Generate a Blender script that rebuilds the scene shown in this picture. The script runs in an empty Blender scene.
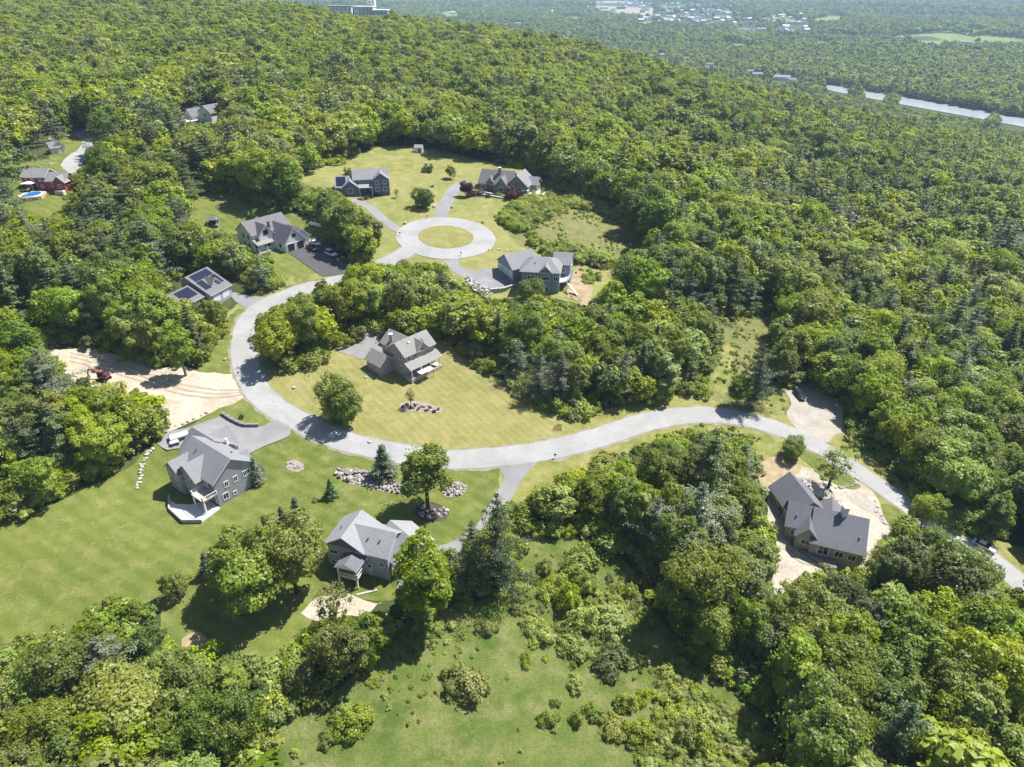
import math, numpy as np
F=683.0; PIT=math.radians(30.6); HC=95.0; S=95/85.
CP,SP=math.cos(PIT),math.sin(PIT)
def _tab(kn,lo,hi,sig,step=4.0):
    xs=np.arange(lo,hi,step); k=np.array(kn,float)
    v=np.interp(xs,k[:,0],k[:,1])
    n=int(3*sig/step); w=np.exp(-0.5*(np.arange(-n,n+1)*step/sig)**2); w/=w.sum()
    v=np.convolve(np.pad(v,n,mode='edge'),w,mode='valid')
    return xs,v
GX,GV=_tab([(-300,-12),(0,-6),(50,-3),(82,0),(150,6),(211,14.5),(260,18),(350,21),(500,27),(700,34),(900,36),(2000,36)],-400,2200,18)
LX,LV=_tab([(-1500,40),(-600,28),(-190,15),(-100,7),(-50,2),(0,0),(66,-9),(164,-28),(410,-72),(700,-95),(1500,-100)],-1600,1600,22)
VX,VV=_tab([(0,-72),(1500,-72),(2500,-66),(4000,-40),(6000,-45),(8000,-20),(12000,10),(20000,60)],0,20000,200,50)
CX,CV=_tab([(-1500,900),(-300,790),(0,690),(164,600),(410,520),(700,400),(1500,300)],-1600,1600,40)
def ss(t):
    t=np.clip(t,0,1); return t*t*(3-2*t)
GUL=[]
def gully(x,y):
    x=np.asarray(x,float); o=np.zeros(x.shape); m=(x>-40)&(x<530)&(y>90)&(y<680)
    if not m.any(): return o
    if x.ndim: o[m]=_gul(x[m],np.asarray(y)[m]); return o
    return _gul(x,y)
def _gul(x,y):
    o=np.zeros(np.shape(x))
    for pts,dep,w in GUL:
        best=np.full(np.shape(x),1e9)
        for (x0,y0),(x1,y1) in zip(pts[:-1],pts[1:]):
            dx,dy=x1-x0,y1-y0; t=np.clip(((x-x0)*dx+(y-y0)*dy)/(dx*dx+dy*dy),0,1); best=np.minimum(best,np.hypot(x-x0-t*dx,y-y0-t*dy))
        o=np.maximum(o,dep*np.exp(-(best/w)**2))
    return o
GUL.append(([(105,560),(165,455),(205,385),(258,330),(330,285),(420,240)],23.0,30.0))
GUL.append(([(60,420),(110,340),(150,290),(215,240),(300,190)],9.0,24.0))
PADS=[(-65.5,105.5,7,20,3.4),(-66,112,4,11,3.9),(-80,222,12,30,17.4),(12,203.5,5,16,9.6),(-1.8,196.6,3.0,7.0,8.7)]
def zf(x,y):
    x=np.asarray(x,float)/S; y=np.asarray(y,float)/S
    a=np.interp(y,GX,GV)+np.interp(x,LX,LV)
    c=np.interp(x,CX,CV)
    s=ss((y-c)/380.)
    r=np.hypot(x,y)
    v=np.interp(r,VX,VV)+ (6*np.sin(x*.0021+1)*np.sin(y*.0027)+10*np.sin(x*.0009+y*.0006))*ss((r-1600)/1500)
    v=v+14*ss((r-1600)/600)*np.sin(x*.004+y*.0031)*0.5
    m=np.maximum(a,v)
    a2=np.where(a>v,a,v)
    z=S*(a2*(1-s)+v*s)
    z=z-gully(x*S,y*S)
    for X0,Y0,R0,R1,Z0 in PADS:      # ground levelled round some houses
        d=np.hypot(x*S-X0,y*S-Y0); k=1-ss((d-R0)/(R1-R0)); z=z*(1-k)+Z0*k
    return z
def ray(px,py):
    u=px-512.0; v=383.5-py
    return np.array([u, F*CP+v*SP, v*CP-F*SP])/F
def hit(px,py,dz=0.0):
    d=ray(px,py); 
    t=20.0; 
    while t<12000:
        x,y,z=d[0]*t,d[1]*t,HC+d[2]*t
        if z<zf(x,y)+dz:
            lo,hi=t*0.985 if t>40 else 0,t
            lo=max(0,t-t*0.02-0.6)
            for _ in range(30):
                m=(lo+hi)/2
                if HC+d[2]*m<zf(d[0]*m,d[1]*m)+dz: hi=m
                else: lo=m
            t=hi; return np.array([d[0]*t,d[1]*t,HC+d[2]*t])
        t+=max(.5,t*.015)
    return None
def atz(px,py,z):
    d=ray(px,py); t=(z-HC)/d[2]; return np.array([d[0]*t,d[1]*t,z])
def proj(x,y,z):
    x=np.asarray(x,float);y=np.asarray(y,float);z=np.asarray(z,float)-HC
    f=y*CP-z*SP; u=y*SP+z*CP
    return 512+F*x/f, 383.5-F*u/f, f
def hitv(P,dz=0.0):
    """unproject an array of pixels onto the terrain raised by dz"""
    P=np.asarray(P,float); u=P[:,0]-512; v=383.5-P[:,1]
    D=np.stack([u,F*CP+v*SP,v*CP-F*SP],1)/F
    lo=np.full(len(P),20.0); hi=np.full(len(P),np.nan); t=20.0
    while t<12000 and np.isnan(hi).any():
        q=np.isnan(hi); X=D[q]*t
        b=HC+X[:,2]<zf(X[:,0],X[:,1])+dz
        idx=np.where(q)[0]; hi[idx[b]]=t; lo[idx[~b]]=t
        t+=max(.5,t*.012)
    hi=np.where(np.isnan(hi),12000,hi)
    for _ in range(26):
        m=(lo+hi)/2; X=D*m[:,None]; b=HC+X[:,2]<zf(X[:,0],X[:,1])+dz
        hi=np.where(b,m,hi); lo=np.where(b,lo,m)
    X=D*hi[:,None]; X[:,2]+=HC
    return X
def inpoly(x,y,poly):
    x=np.asarray(x,float); y=np.asarray(y,float); r=np.zeros(x.shape,bool); n=len(poly)
    for i in range(n):
        x0,y0=poly[i][:2]; x1,y1=poly[(i+1)%n][:2]
        if y0==y1: continue
        c=((y0>y)!=(y1>y))&(x<(x1-x0)*(y-y0)/(y1-y0)+x0); r^=c
    return r
def catmull(P,closed,n=6):
    P=np.asarray(P,float); N=len(P); out=[]
    for i in range(N if closed else N-1):
        g=lambda k: P[k%N] if closed else P[min(max(k,0),N-1)]
        a,b,c,d=g(i-1),g(i),g(i+1),g(i+2)
        for j in range(n):
            t=j/n
            out.append(.5*((2*b)+(-a+c)*t+(2*a-5*b+4*c-d)*t*t+(-a+3*b-3*c+d)*t**3))
    if not closed: out.append(P[-1])
    return np.array(out)
def resample(P,step,closed):
    P=np.asarray(P,float)
    Q=np.vstack([P,P[:1]]) if closed else P
    d=np.r_[0,np.cumsum(np.linalg.norm(np.diff(Q,axis=0),axis=1))]
    n=max(4,int(d[-1]/step)); s=np.linspace(0,d[-1],n+1)
    R=np.stack([np.interp(s,d,Q[:,k]) for k in range(Q.shape[1])],1)
    return R[:-1] if closed else R
import bpy, bmesh, random
from mathutils import Vector
from mathutils.geometry import delaunay_2d_cdt
sc=bpy.context.scene; COL=sc.collection
rad=math.radians
# ---------------------------------------------------------------- materials
class NT:
    def __init__(s,name):
        s.m=bpy.data.materials.new(name); s.m.use_nodes=True; s.t=s.m.node_tree; s.t.nodes.clear()
        s.out=s.n('ShaderNodeOutputMaterial')
    def n(s,typ,**kw):
        x=s.t.nodes.new(typ)
        for k,v in kw.items():
            if k in ('ins',):
                for a,b in v.items():
                    if hasattr(b,'is_output'): s.t.links.new(b,x.inputs[a])
                    else: x.inputs[a].default_value=b
            else: setattr(x,k,v)
        return x
    def l(s,a,b): s.t.links.new(a,b)
    def pos(s): return s.n('ShaderNodeNewGeometry').outputs['Position']
    def obj(s): return s.n('ShaderNodeTexCoord').outputs['Object']
    def noise(s,vec,scale,detail=4,rough=.55,dist=0):
        return s.n('ShaderNodeTexNoise',ins={'Vector':vec,'Scale':scale,'Detail':detail,'Roughness':rough,'Distortion':dist}).outputs['Fac']
    def ramp(s,fac,stops):
        r=s.n('ShaderNodeValToRGB'); e=r.color_ramp.elements
        while len(e)<len(stops): e.new(.5)
        for i,(p,c) in enumerate(stops):
            e[i].position=p; e[i].color=(c[0],c[1],c[2],1) if not isinstance(c,(int,float)) else (c,c,c,1)
        s.l(fac,r.inputs[0]); return r.outputs[0]
    def mix(s,f,a,b,mode='MIX'):
        x=s.n('ShaderNodeMix',data_type='RGBA',blend_type=mode)
        for sock,v in ((x.inputs[0],f),(x.inputs[6],a),(x.inputs[7],b)):
            if hasattr(v,'is_output'): s.l(v,sock)
            elif isinstance(v,(int,float)): sock.default_value=v
            else: sock.default_value=(*v[:3],1)
        return x.outputs[2]
    def math(s,op,a,b=0.0,clamp=False):
        x=s.n('ShaderNodeMath',operation=op,use_clamp=clamp)
        for i,v in enumerate((a,b)):
            if hasattr(v,'is_output'): s.l(v,x.inputs[i])
            else: x.inputs[i].default_value=v
        return x.outputs[0]
    def bump(s,h,strength=.5,dist=.1):
        return s.n('ShaderNodeBump',ins={'Height':h,'Strength':strength,'Distance':dist}).outputs[0]
    def bsdf(s,col,rough=.8,normal=None,metal=0,spec=.3):
        b=s.n('ShaderNodeBsdfPrincipled')
        if hasattr(col,'is_output'): s.l(col,b.inputs['Base Color'])
        else: b.inputs['Base Color'].default_value=(*col[:3],1)
        if hasattr(rough,'is_output'): s.l(rough,b.inputs['Roughness'])
        else: b.inputs['Roughness'].default_value=rough
        b.inputs['Metallic'].default_value=metal; b.inputs['Specular IOR Level'].default_value=spec
        if normal is not None: s.l(normal,b.inputs['Normal'])
        s.l(b.outputs[0],s.out.inputs[0]); return s.m
def plain(name,c,rough=.7,var=.12,scale=3.0,metal=0,spec=.3):
    t=NT(name); p=t.pos()
    f=t.noise(p,scale,5,.6); k=t.ramp(f,[(.25,tuple(v*(1-var) for v in c)),(.75,tuple(min(1,v*(1+var)) for v in c))])
    return t.bsdf(k,rough,None,metal,spec)
def grass(name,dark,mid,dry,s_big=.035,stripe=None,bump=.5,dryamt=.5):
    t=NT(name); p=t.pos()
    a=t.noise(p,s_big,5,.6,.6); b=t.noise(p,.28,5,.65); c=t.noise(p,2.2,4,.7)
    k=t.ramp(a,[(.36,dark),(.6,mid)])
    k=t.mix(t.ramp(b,[(.5-.1*dryamt,0),(.76-.1*dryamt,.85)]),k,dry)
    k=t.mix(t.ramp(c,[(.3,.5),(.62,0)]),k,tuple(v*.66 for v in dark))
    sp=t.noise(p,.2,6,.75,1.0); k=t.mix(t.ramp(sp,[(.61,0),(.72,.7)]),k,(dry[0]*1.25,dry[1]*1.2,dry[2]*1.5))
    fw=t.noise(p,.9,6,.8); k=t.mix(t.ramp(fw,[(.62,0),(.74,.5)]),k,dry)
    if stripe:
        ang,per,amt=stripe
        sx=t.n('ShaderNodeSeparateXYZ',ins={0:p})
        u=t.math('ADD',t.math('MULTIPLY',sx.outputs[0],math.cos(ang)),t.math('MULTIPLY',sx.outputs[1],math.sin(ang)))
        u=t.math('ADD',u,t.math('MULTIPLY',t.noise(p,.15,2),1.2))
        w=t.math('SINE',t.math('MULTIPLY',u,2*math.pi/per))
        k=t.mix(t.math('MULTIPLY',t.math('ADD',w,1),amt*.5),k,tuple(min(1,v*1.75) for v in dry))
    n=t.bump(t.noise(p,3.5,4,.75),bump,.35)
    return t.bsdf(k,.9,n,0,.15)
def soil(name,a,b,c,scale=.25,bump=.5):
    t=NT(name); p=t.pos()
    n1=t.noise(p,scale,6,.65,.5); n2=t.noise(p,scale*9,5,.7)
    k=t.ramp(n1,[(.32,a),(.55,b),(.75,c)])
    k=t.mix(t.ramp(n2,[(.35,.45),(.6,0)]),k,tuple(v*.6 for v in a))
    return t.bsdf(k,.95,t.bump(n2,bump,.25),0,.1)
def asphalt(name,c,crack=True):
    t=NT(name); p=t.pos()
    n1=t.noise(p,.12,5,.6,.8); n2=t.noise(p,7,4,.8); n3=t.noise(p,.9,4,.6)
    k=t.ramp(n1,[(.3,tuple(v*.8 for v in c)),(.7,tuple(v*1.12 for v in c))])
    n4=t.noise(p,.35,5,.7,2.0); k=t.mix(t.ramp(n4,[(.56,0),(.66,.4)]),k,tuple(v*.72 for v in c))
    k=t.mix(t.ramp(n2,[(.35,.3),(.6,0)]),k,tuple(v*.6 for v in c))
    k=t.mix(t.ramp(n3,[(.55,0),(.8,.25)]),k,tuple(v*1.25 for v in c))
    if crack:
        v=t.n('ShaderNodeTexVoronoi',feature='DISTANCE_TO_EDGE',ins={'Vector':p,'Scale':.11}).outputs['Distance']
        k=t.mix(t.ramp(v,[(0,.22),(.01,0)]),k,tuple(x*.45 for x in c))
    return t.bsdf(k,.85,t.bump(n2,.25,.05),0,.25)
def siding(name,c,lap=.2,var=.08):
    t=NT(name); p=t.pos()
    sx=t.n('ShaderNodeSeparateXYZ',ins={0:p}); z=sx.outputs[2]
    fr=t.math('FRACT',t.math('DIVIDE',z,lap))
    f=t.noise(p,.8,5,.6)
    k=t.ramp(f,[(.3,tuple(v*(1-var) for v in c)),(.7,tuple(min(1,v*(1+var)) for v in c))])
    k=t.mix(t.ramp(fr,[(0,.45),(.12,0)]),k,tuple(v*.5 for v in c))
    return t.bsdf(k,.65,t.bump(fr,.4,.03),0,.3)
def shingles(name,c):
    t=NT(name); p=t.pos()
    b=t.n('ShaderNodeTexNoise',ins={'Vector':p,'Scale':3.2,'Detail':3.0,'Roughness':.8}).outputs['Fac']
    big=t.noise(p,.25,4,.6)
    z=t.n('ShaderNodeSeparateXYZ',ins={0:p}).outputs[2]
    fr=t.math('FRACT',t.math('DIVIDE',z,.085))
    k=t.ramp(b,[(.3,tuple(v*.72 for v in c)),(.7,tuple(v*1.2 for v in c))])
    k=t.mix(t.ramp(big,[(.4,0),(.8,.35)]),k,tuple(v*1.3 for v in c))
    k=t.mix(t.ramp(fr,[(0,.35),(.25,0)]),k,tuple(v*.55 for v in c))
    return t.bsdf(k,.85,t.bump(b,.4,.03),0,.25)
def leafy(name,c1,c2,c3,trans=.3,sh=.5):
    """foliage: tint attribute (leaf to leaf) + per-tree random hue"""
    t=NT(name)
    at=t.n('ShaderNodeAttribute',attribute_name='tint').outputs['Fac']
    rnd=t.n('ShaderNodeObjectInfo').outputs['Random']
    k=t.ramp(at,[(.0,c1),(.55,c2),(1.0,c3)])
    pn=t.pos(); big=t.noise(pn,.009,3,.6,.5); med=t.noise(pn,.05,2,.5)
    k=t.mix(t.ramp(big,[(.42,0),(.66,.6)]),k,(c3[0]*1.02,c3[1]*.95,c3[2]*1.0)); k=t.mix(t.ramp(med,[(.32,.4),(.5,0)]),k,tuple(v*.6 for v in c2))
    h=t.n('ShaderNodeHueSaturation',ins={'Color':k,'Hue':t.math('ADD',.486,t.math('MULTIPLY',rnd,.034)),
        'Saturation':t.math('ADD',.86,t.math('MULTIPLY',t.math('FRACT',t.math('MULTIPLY',rnd,7.13)),.3)),
        'Value':t.math('ADD',.66,t.math('MULTIPLY',t.math('FRACT',t.math('MULTIPLY',rnd,13.7)),.62))}).outputs[0]
    d=t.n('ShaderNodeBsdfDiffuse',ins={'Color':h}); tr=t.n('ShaderNodeBsdfTranslucent',ins={'Color':t.mix(.35,h,(c3[0]*1.3,c3[1]*1.3,c3[2]*.5))})
    g=t.n('ShaderNodeBsdfGlossy',ins={'Color':(.9,.95,1,1),'Roughness':.5})
    m=t.n('ShaderNodeMixShader',ins={0:trans,1:d.outputs[0],2:tr.outputs[0]})
    m2=t.n('ShaderNodeMixShader',ins={0:.025,1:m.outputs[0],2:g.outputs[0]})
    t.l(m2.outputs[0],t.out.inputs[0]); return t.m
# ---------------------------------------------------------------- object helpers
def tag(o,label=None,cat=None,group=None,kind=None):
    if label: o['label']=label
    if cat: o['category']=cat
    if group: o['group']=group
    if kind: o['kind']=kind
    return o
def empty(name,loc,label=None,cat=None,group=None,rz=0):
    o=bpy.data.objects.new(name,None); COL.objects.link(o); o.location=tuple(float(v) for v in loc); o.rotation_euler=(0,0,rz)
    o.empty_display_size=.5
    return tag(o,label,cat,group)
def link(name,me,parent=None):
    o=bpy.data.objects.new(name,me); COL.objects.link(o)
    if parent is not None: o.parent=parent
    return o
def copy_tree(o,parent=None):
    c=o.copy(); COL.objects.link(c)
    if parent is not None: c.parent=parent
    for ch in list(o.children): copy_tree(ch,c)
    return c
class MB:
    def __init__(s): s.v=[]; s.f=[]; s.m=[]
    def add(s,vs,fs,m=0):
        o=len(s.v); s.v+= [tuple(float(c) for c in v) for v in vs]
        s.f+=[tuple(i+o for i in f) for f in fs]; s.m+=[m]*len(fs); return s
    def box(s,x0,x1,y0,y1,z0,z1,m=0):
        return s.add([(x0,y0,z0),(x1,y0,z0),(x1,y1,z0),(x0,y1,z0),(x0,y0,z1),(x1,y0,z1),(x1,y1,z1),(x0,y1,z1)],
            [(0,3,2,1),(4,5,6,7),(0,1,5,4),(1,2,6,5),(2,3,7,6),(3,0,4,7)],m)
    def obox(s,o,ax,ay,az,m=0):
        """box from corner o with edge vectors"""
        o,ax,ay,az=[np.asarray(q,float) for q in (o,ax,ay,az)]
        v=[o,o+ax,o+ax+ay,o+ay,o+az,o+ax+az,o+ax+ay+az,o+ay+az]
        fs=[(0,3,2,1),(4,5,6,7),(0,1,5,4),(1,2,6,5),(2,3,7,6),(3,0,4,7)]
        if np.dot(np.cross(ax,ay),az)<0: fs=[f[::-1] for f in fs]
        return s.add(v,fs,m)
    def prism(s,poly,z0,z1,m=0,mside=None):
        n=len(poly); z0=[z0]*n if np.isscalar(z0) else z0; z1=[z1]*n if np.isscalar(z1) else z1
        A=sum(poly[i][0]*poly[(i+1)%n][1]-poly[(i+1)%n][0]*poly[i][1] for i in range(n))
        if A<0: poly=poly[::-1]; z0=z0[::-1]; z1=z1[::-1]
        v=[(p[0],p[1],z0[i]) for i,p in enumerate(poly)]+[(p[0],p[1],z1[i]) for i,p in enumerate(poly)]
        s.add(v,[tuple(range(n))[::-1],tuple(range(n,2*n))],m)
        o=len(s.v)-2*n
        for i in range(n):
            j=(i+1)%n; s.f.append((o+i,o+j,o+n+j,o+n+i)); s.m.append(m if mside is None else mside)
        return s
    def extr(s,sec,a,b,m=0,mends=None):
        """extrude a section: sec = list of 3D offsets, from point a to point b"""
        a,b=np.asarray(a,float),np.asarray(b,float); n=len(sec); sec=[np.asarray(q,float) for q in sec]
        o=len(s.v)
        s.v+=[tuple(a+q) for q in sec]+[tuple(b+q) for q in sec]
        for i in range(n):
            j=(i+1)%n; s.f.append((o+i,o+j,o+n+j,o+n+i)); s.m.append(m)
        s.f.append(tuple(o+i for i in range(n))[::-1]); s.f.append(tuple(o+n+i for i in range(n)))
        s.m+=[m if mends is None else mends]*2
        return s
    def tube(s,p0,p1,r0,r1=None,n=8,m=0):
        p0,p1=np.asarray(p0,float),np.asarray(p1,float); r1=r0 if r1 is None else r1
        d=p1-p0; d=d/max(1e-9,np.linalg.norm(d)); a=np.cross(d,(0,0,1.) if abs(d[2])<.9 else (1.,0,0)); a/=np.linalg.norm(a); b=np.cross(d,a)
        v=[]
        for p,r in ((p0,r0),(p1,r1)):
            for i in range(n):
                t=2*math.pi*i/n; v.append(p+r*(math.cos(t)*a+math.sin(t)*b))
        fs=[(i,(i+1)%n,n+(i+1)%n,n+i) for i in range(n)]+[tuple(range(n))[::-1],tuple(range(n,2*n))]
        return s.add(v,fs,m)
    def mesh(s,name,mats,off=(0,0,0),smooth=False,bevel=0):
        me=bpy.data.meshes.new(name)
        o=np.asarray(off,float)
        me.from_pydata([tuple(np.asarray(v)-o) for v in s.v],[],s.f)
        mats=mats if isinstance(mats,(list,tuple)) else [mats]
        for m in mats: me.materials.append(m)
        me.polygons.foreach_set('material_index',s.m)
        bm=bmesh.new(); bm.from_mesh(me); bmesh.ops.recalc_face_normals(bm,faces=bm.faces)
        if bevel: bmesh.ops.bevel(bm,geom=[e for e in bm.edges if e.calc_face_angle(0)>.6],offset=bevel,segments=2,affect='EDGES',clamp_overlap=True)
        bm.to_mesh(me); bm.free()
        if smooth: me.shade_smooth()
        me.update(); return me
    def build(s,name,mats,parent=None,local=False,smooth=False,bevel=0):
        off=(0,0,0)
        if parent is not None and not local:
            p=parent; off=np.zeros(3)
            while p is not None: off=off+np.array(p.location); p=p.parent
        return link(name,s.mesh(name,mats,off,smooth,bevel),parent)
rng=np.random.default_rng(7); random.seed(7)
# ---------------------------------------------------------------- ground
M={}
M['forest_floor']=soil('forest_floor',(.045,.06,.02),(.065,.085,.028),(.09,.1,.04),.12,.8)
M['valley']=grass('valley_floor',(.035,.06,.02),(.06,.095,.03),(.11,.12,.05),.01)
M['lawn']=grass('lawn',(.085,.122,.021),(.128,.16,.032),(.225,.22,.08),.045,stripe=(rad(62),3.0,.08),dryamt=.35)
M['drylawn']=grass('dry_lawn',(.165,.175,.05),(.235,.225,.08),(.32,.28,.13),.05,stripe=(rad(40),1.9,.07),dryamt=.6)
M['palelawn']=grass('pale_lawn',(.16,.185,.05),(.23,.235,.075),(.33,.30,.14),.05,dryamt=.6)
M['meadow']=grass('meadow',(.085,.138,.026),(.15,.198,.045),(.26,.255,.105),.13,bump=1.0,dryamt=.7)
M['scrub']=grass('scrub',(.13,.16,.045),(.2,.21,.075),(.3,.265,.13),.09,bump=1.0,dryamt=.7)
M['verge']=grass('verge',(.14,.17,.035),(.21,.22,.06),(.33,.29,.13),.08,dryamt=.9)
M['field']=grass('field',(.13,.18,.05),(.2,.24,.08),(.27,.27,.11),.01)
M['dirt']=soil('dirt',(.35,.3,.235),(.46,.41,.335),(.55,.5,.43),.14)
M['sand']=soil('sand_yard',(.31,.28,.235),(.42,.385,.33),(.5,.47,.42),.16)
M['gravel']=soil('gravel',(.29,.27,.24),(.36,.335,.3),(.43,.4,.37),.2)
M['shoulder']=soil('shoulder',(.2,.19,.13),(.27,.25,.18),(.33,.3,.23),.4)
M['straw']=soil('straw',(.24,.19,.12),(.36,.29,.19),(.44,.37,.26),.4)
M['asphalt']=asphalt('road_asphalt',(.31,.312,.32))
M['drive']=asphalt('drive_asphalt',(.235,.237,.247),False)
M['black']=asphalt('new_asphalt',(.085,.085,.09),False)
M['concrete']=plain('concrete',(.55,.54,.52),.85,.12,.8)
M['mulch']=soil('mulch',(.06,.048,.04),(.1,.082,.07),(.15,.125,.11),.9)
M['bedgravel']=soil('bed_gravel',(.24,.2,.17),(.33,.28,.25),(.42,.38,.34),1.2)
def curve_axis(fine0,fine1,step,lo,hi,g=1.13):
    a=list(np.arange(fine0,fine1+.01,step)); s=step
    while a[-1]<hi: s*=g; a.append(a[-1]+s)
    s=step
    while a[0]>lo: s*=g; a.insert(0,a[0]-s)
    return np.array(a)
gx=curve_axis(-240,240,2.5,-11500,11500); gy=curve_axis(-40,420,2.5,-900,14000)
GXX,GYY=np.meshgrid(gx,gy); GZ=zf(GXX,GYY)
for X0,Y0,R0,R1,Z0 in PADS: GZ=GZ-.22*(np.hypot(GXX-X0,GYY-Y0)<R1+6)
nx,ny=len(gx),len(gy)
me=bpy.data.meshes.new('ground')
me.vertices.add(nx*ny); me.vertices.foreach_set('co',np.stack([GXX,GYY,GZ],-1).reshape(-1).astype(np.float32))
ii=(np.arange(ny-1)[:,None]*nx+np.arange(nx-1)[None,:]).reshape(-1)
q=np.stack([ii,ii+1,ii+1+nx,ii+nx],1).astype(np.int32)
me.loops.add(q.size); me.loops.foreach_set('vertex_index',q.reshape(-1))
me.polygons.add(len(q)); me.polygons.foreach_set('loop_start',np.arange(0,q.size,4,dtype=np.int32)); me.polygons.foreach_set('loop_total',np.full(len(q),4,np.int32))
me.materials.append(M['forest_floor']); me.materials.append(M['valley'])
cx=GXX.reshape(ny,nx)[:-1,:-1].reshape(-1); cy=GYY.reshape(ny,nx)[:-1,:-1].reshape(-1)
me.polygons.foreach_set('material_index',((cy/S-np.interp(cx/S,CX,CV))>330).astype(np.int32))
me.update(calc_edges=True); me.shade_smooth()
tag(link('ground',me),'dark leaf covered forest floor and wide green valley floor',None,None,'structure')
NOTREE=[]     # world polygons where no tree may stand
def sheet_world(name,W,off,mat,label=None,grid=3.0,rough=.5,kind='structure',keep=True,step=1.3):
    W=resample(np.asarray(W)[:,:2],step,True)
    if rough:
        n=len(W); t=np.roll(W,-1,0)-np.roll(W,1,0); nn=np.stack([-t[:,1],t[:,0]],1); nn/=np.maximum(1e-6,np.linalg.norm(nn,axis=1))[:,None]
        r=np.random.default_rng(abs(hash(name))%1000 if False else len(W)); j=r.normal(0,1,n); j=np.convolve(np.r_[j[-2:],j,j[:2]],[.15,.25,.3,.25,.15],'valid')
        W=W+nn*j[:,None]*rough
    if keep: NOTREE.append(W)
    x0,y0=W.min(0); x1,y1=W.max(0)
    X,Y=np.meshgrid(np.arange(x0,x1,grid),np.arange(y0,y1,grid)); X=X.ravel()+.013; Y=Y.ravel()+.017
    k=inpoly(X,Y,W); I=np.stack([X[k],Y[k]],1)
    pts=[Vector(p) for p in W]+[Vector(p) for p in I]; n=len(W)
    r=delaunay_2d_cdt(pts,[(i,(i+1)%n) for i in range(n)],[list(range(n))],1,1e-4)
    v=np.array([tuple(p) for p in r[0]]); z=zf(v[:,0],v[:,1])+off
    fs=[]
    for f in r[2]:
        a,b,c=[v[i] for i in f[:3]]
        fs.append(f if (b[0]-a[0])*(c[1]-a[1])-(b[1]-a[1])*(c[0]-a[0])>0 else f[::-1])
    me=bpy.data.meshes.new(name); me.from_pydata([(a[0],a[1],float(c)) for a,c in zip(v,z)],[],fs)
    me.materials.append(mat); me.shade_smooth()
    return tag(link(name,me),label,None,None,kind)
def sheet(name,P,off,mat,label=None,smooth=True,**kw):
    P=catmull(P,True,5) if smooth else resample(P,4,True)
    return sheet_world(name,hitv(P),off,mat,label,**kw)
def ribbon(name,W,width,off,mat,label=None,closed=False,keep=True,rough=0.08,crown=0.0):
    W=np.asarray(W)[:,:2]; W=resample(catmull(W,closed,8),1.5,closed)
    if closed: t=np.roll(W,-1,0)-np.roll(W,1,0)
    else: t=np.gradient(W,axis=0)
    t/=np.linalg.norm(t,axis=1)[:,None]; n=np.stack([-t[:,1],t[:,0]],1)
    r=np.random.default_rng(len(W)); cols=[-.5,-.25,0,.25,.5]; V=[]
    for c in cols:
        j=(r.normal(0,rough,len(W)) if abs(c)==.5 else 0)
        p=W+n*(np.asarray(c*width)+j)[...,None] if abs(c)==.5 else W+n*(c*width)
        V.append(np.c_[p,zf(p[:,0],p[:,1])+off+crown*(1-4*c*c)])
    N=len(W); V=np.vstack(V); fs=[]
    for a in range(4):
        for i in range(N if closed else N-1):
            j=(i+1)%N; fs.append((a*N+i,(a)*N+j,(a+1)*N+j,(a+1)*N+i))
    me=bpy.data.meshes.new(name); me.from_pydata([tuple(map(float,v)) for v in V],[],fs); me.materials.append(mat); me.shade_smooth()
    if keep: NOTREE.append(np.vstack([W+n*(width/2+1.2),(W-n*(width/2+1.2))[::-1]]) if not closed else W+n*-(width/2))
    return tag(link(name,me),label,None,None,'structure')
# visible clear areas in the photograph: nothing tall may project into them
VIS=[]
def vis(*P): VIS.append(list(P))
LAWN_A=[(-6,528),(40,508),(90,486),(128,466),(160,440),(185,428),(215,412),(250,396),(264,410),(300,432),(350,450),(400,466),(470,470),(505,468),(498,496),(470,533),(440,545),(425,560),(400,600),(330,600),(302,628),(290,655),(262,672),(232,660),(205,655),(185,640),(160,632),(164,597),(137,588),(102,607),(75,621),(38,634),(-6,632)]
VIS.append(LAWN_A)
sheet('lawn',[(-40,540)]+[(a_,b_+(16 if b_>585 and a_<310 else 0)) for a_,b_ in LAWN_A[1:-1]]+[(-40,655)],.05,M['lawn'],'wide mown green lawn below the grey house with stone patio')
MEADOW=[(262,812),(285,742),(335,700),(390,655),(398,638),(442,621),(480,612),(504,594),(518,560),(540,548),(600,560),(624,580),(637,618),(660,648),(680,676),(710,700),(736,720),(735,812)]
VIS.append(MEADOW)
sheet('meadow',[(240,820),(275,742),(330,695),(385,645),(398,628),(442,611),(480,602),(504,584),(515,545),(560,535),(610,550),(640,580),(660,618),(690,650),(715,676),(735,690),(765,720),(780,820)],.05,M['meadow'],'rough open meadow dotted with low shrubs')
LAWN_D=[(278,382),(300,370),(330,352),(342,346),(365,345),(440,352),(447,357),(480,382),(515,404),(552,430),(520,443),(460,449),(400,442),(350,427),(310,407)]
VIS.append(LAWN_D)
sheet('lawn',[(265,372)]+LAWN_D[1:4]+[(380,338),(440,340),(460,352),(500,378),(540,402),(570,428)]+LAWN_D[10:],.05,M['drylawn'],'dry striped lawn in front of the tan house with porch')
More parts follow.
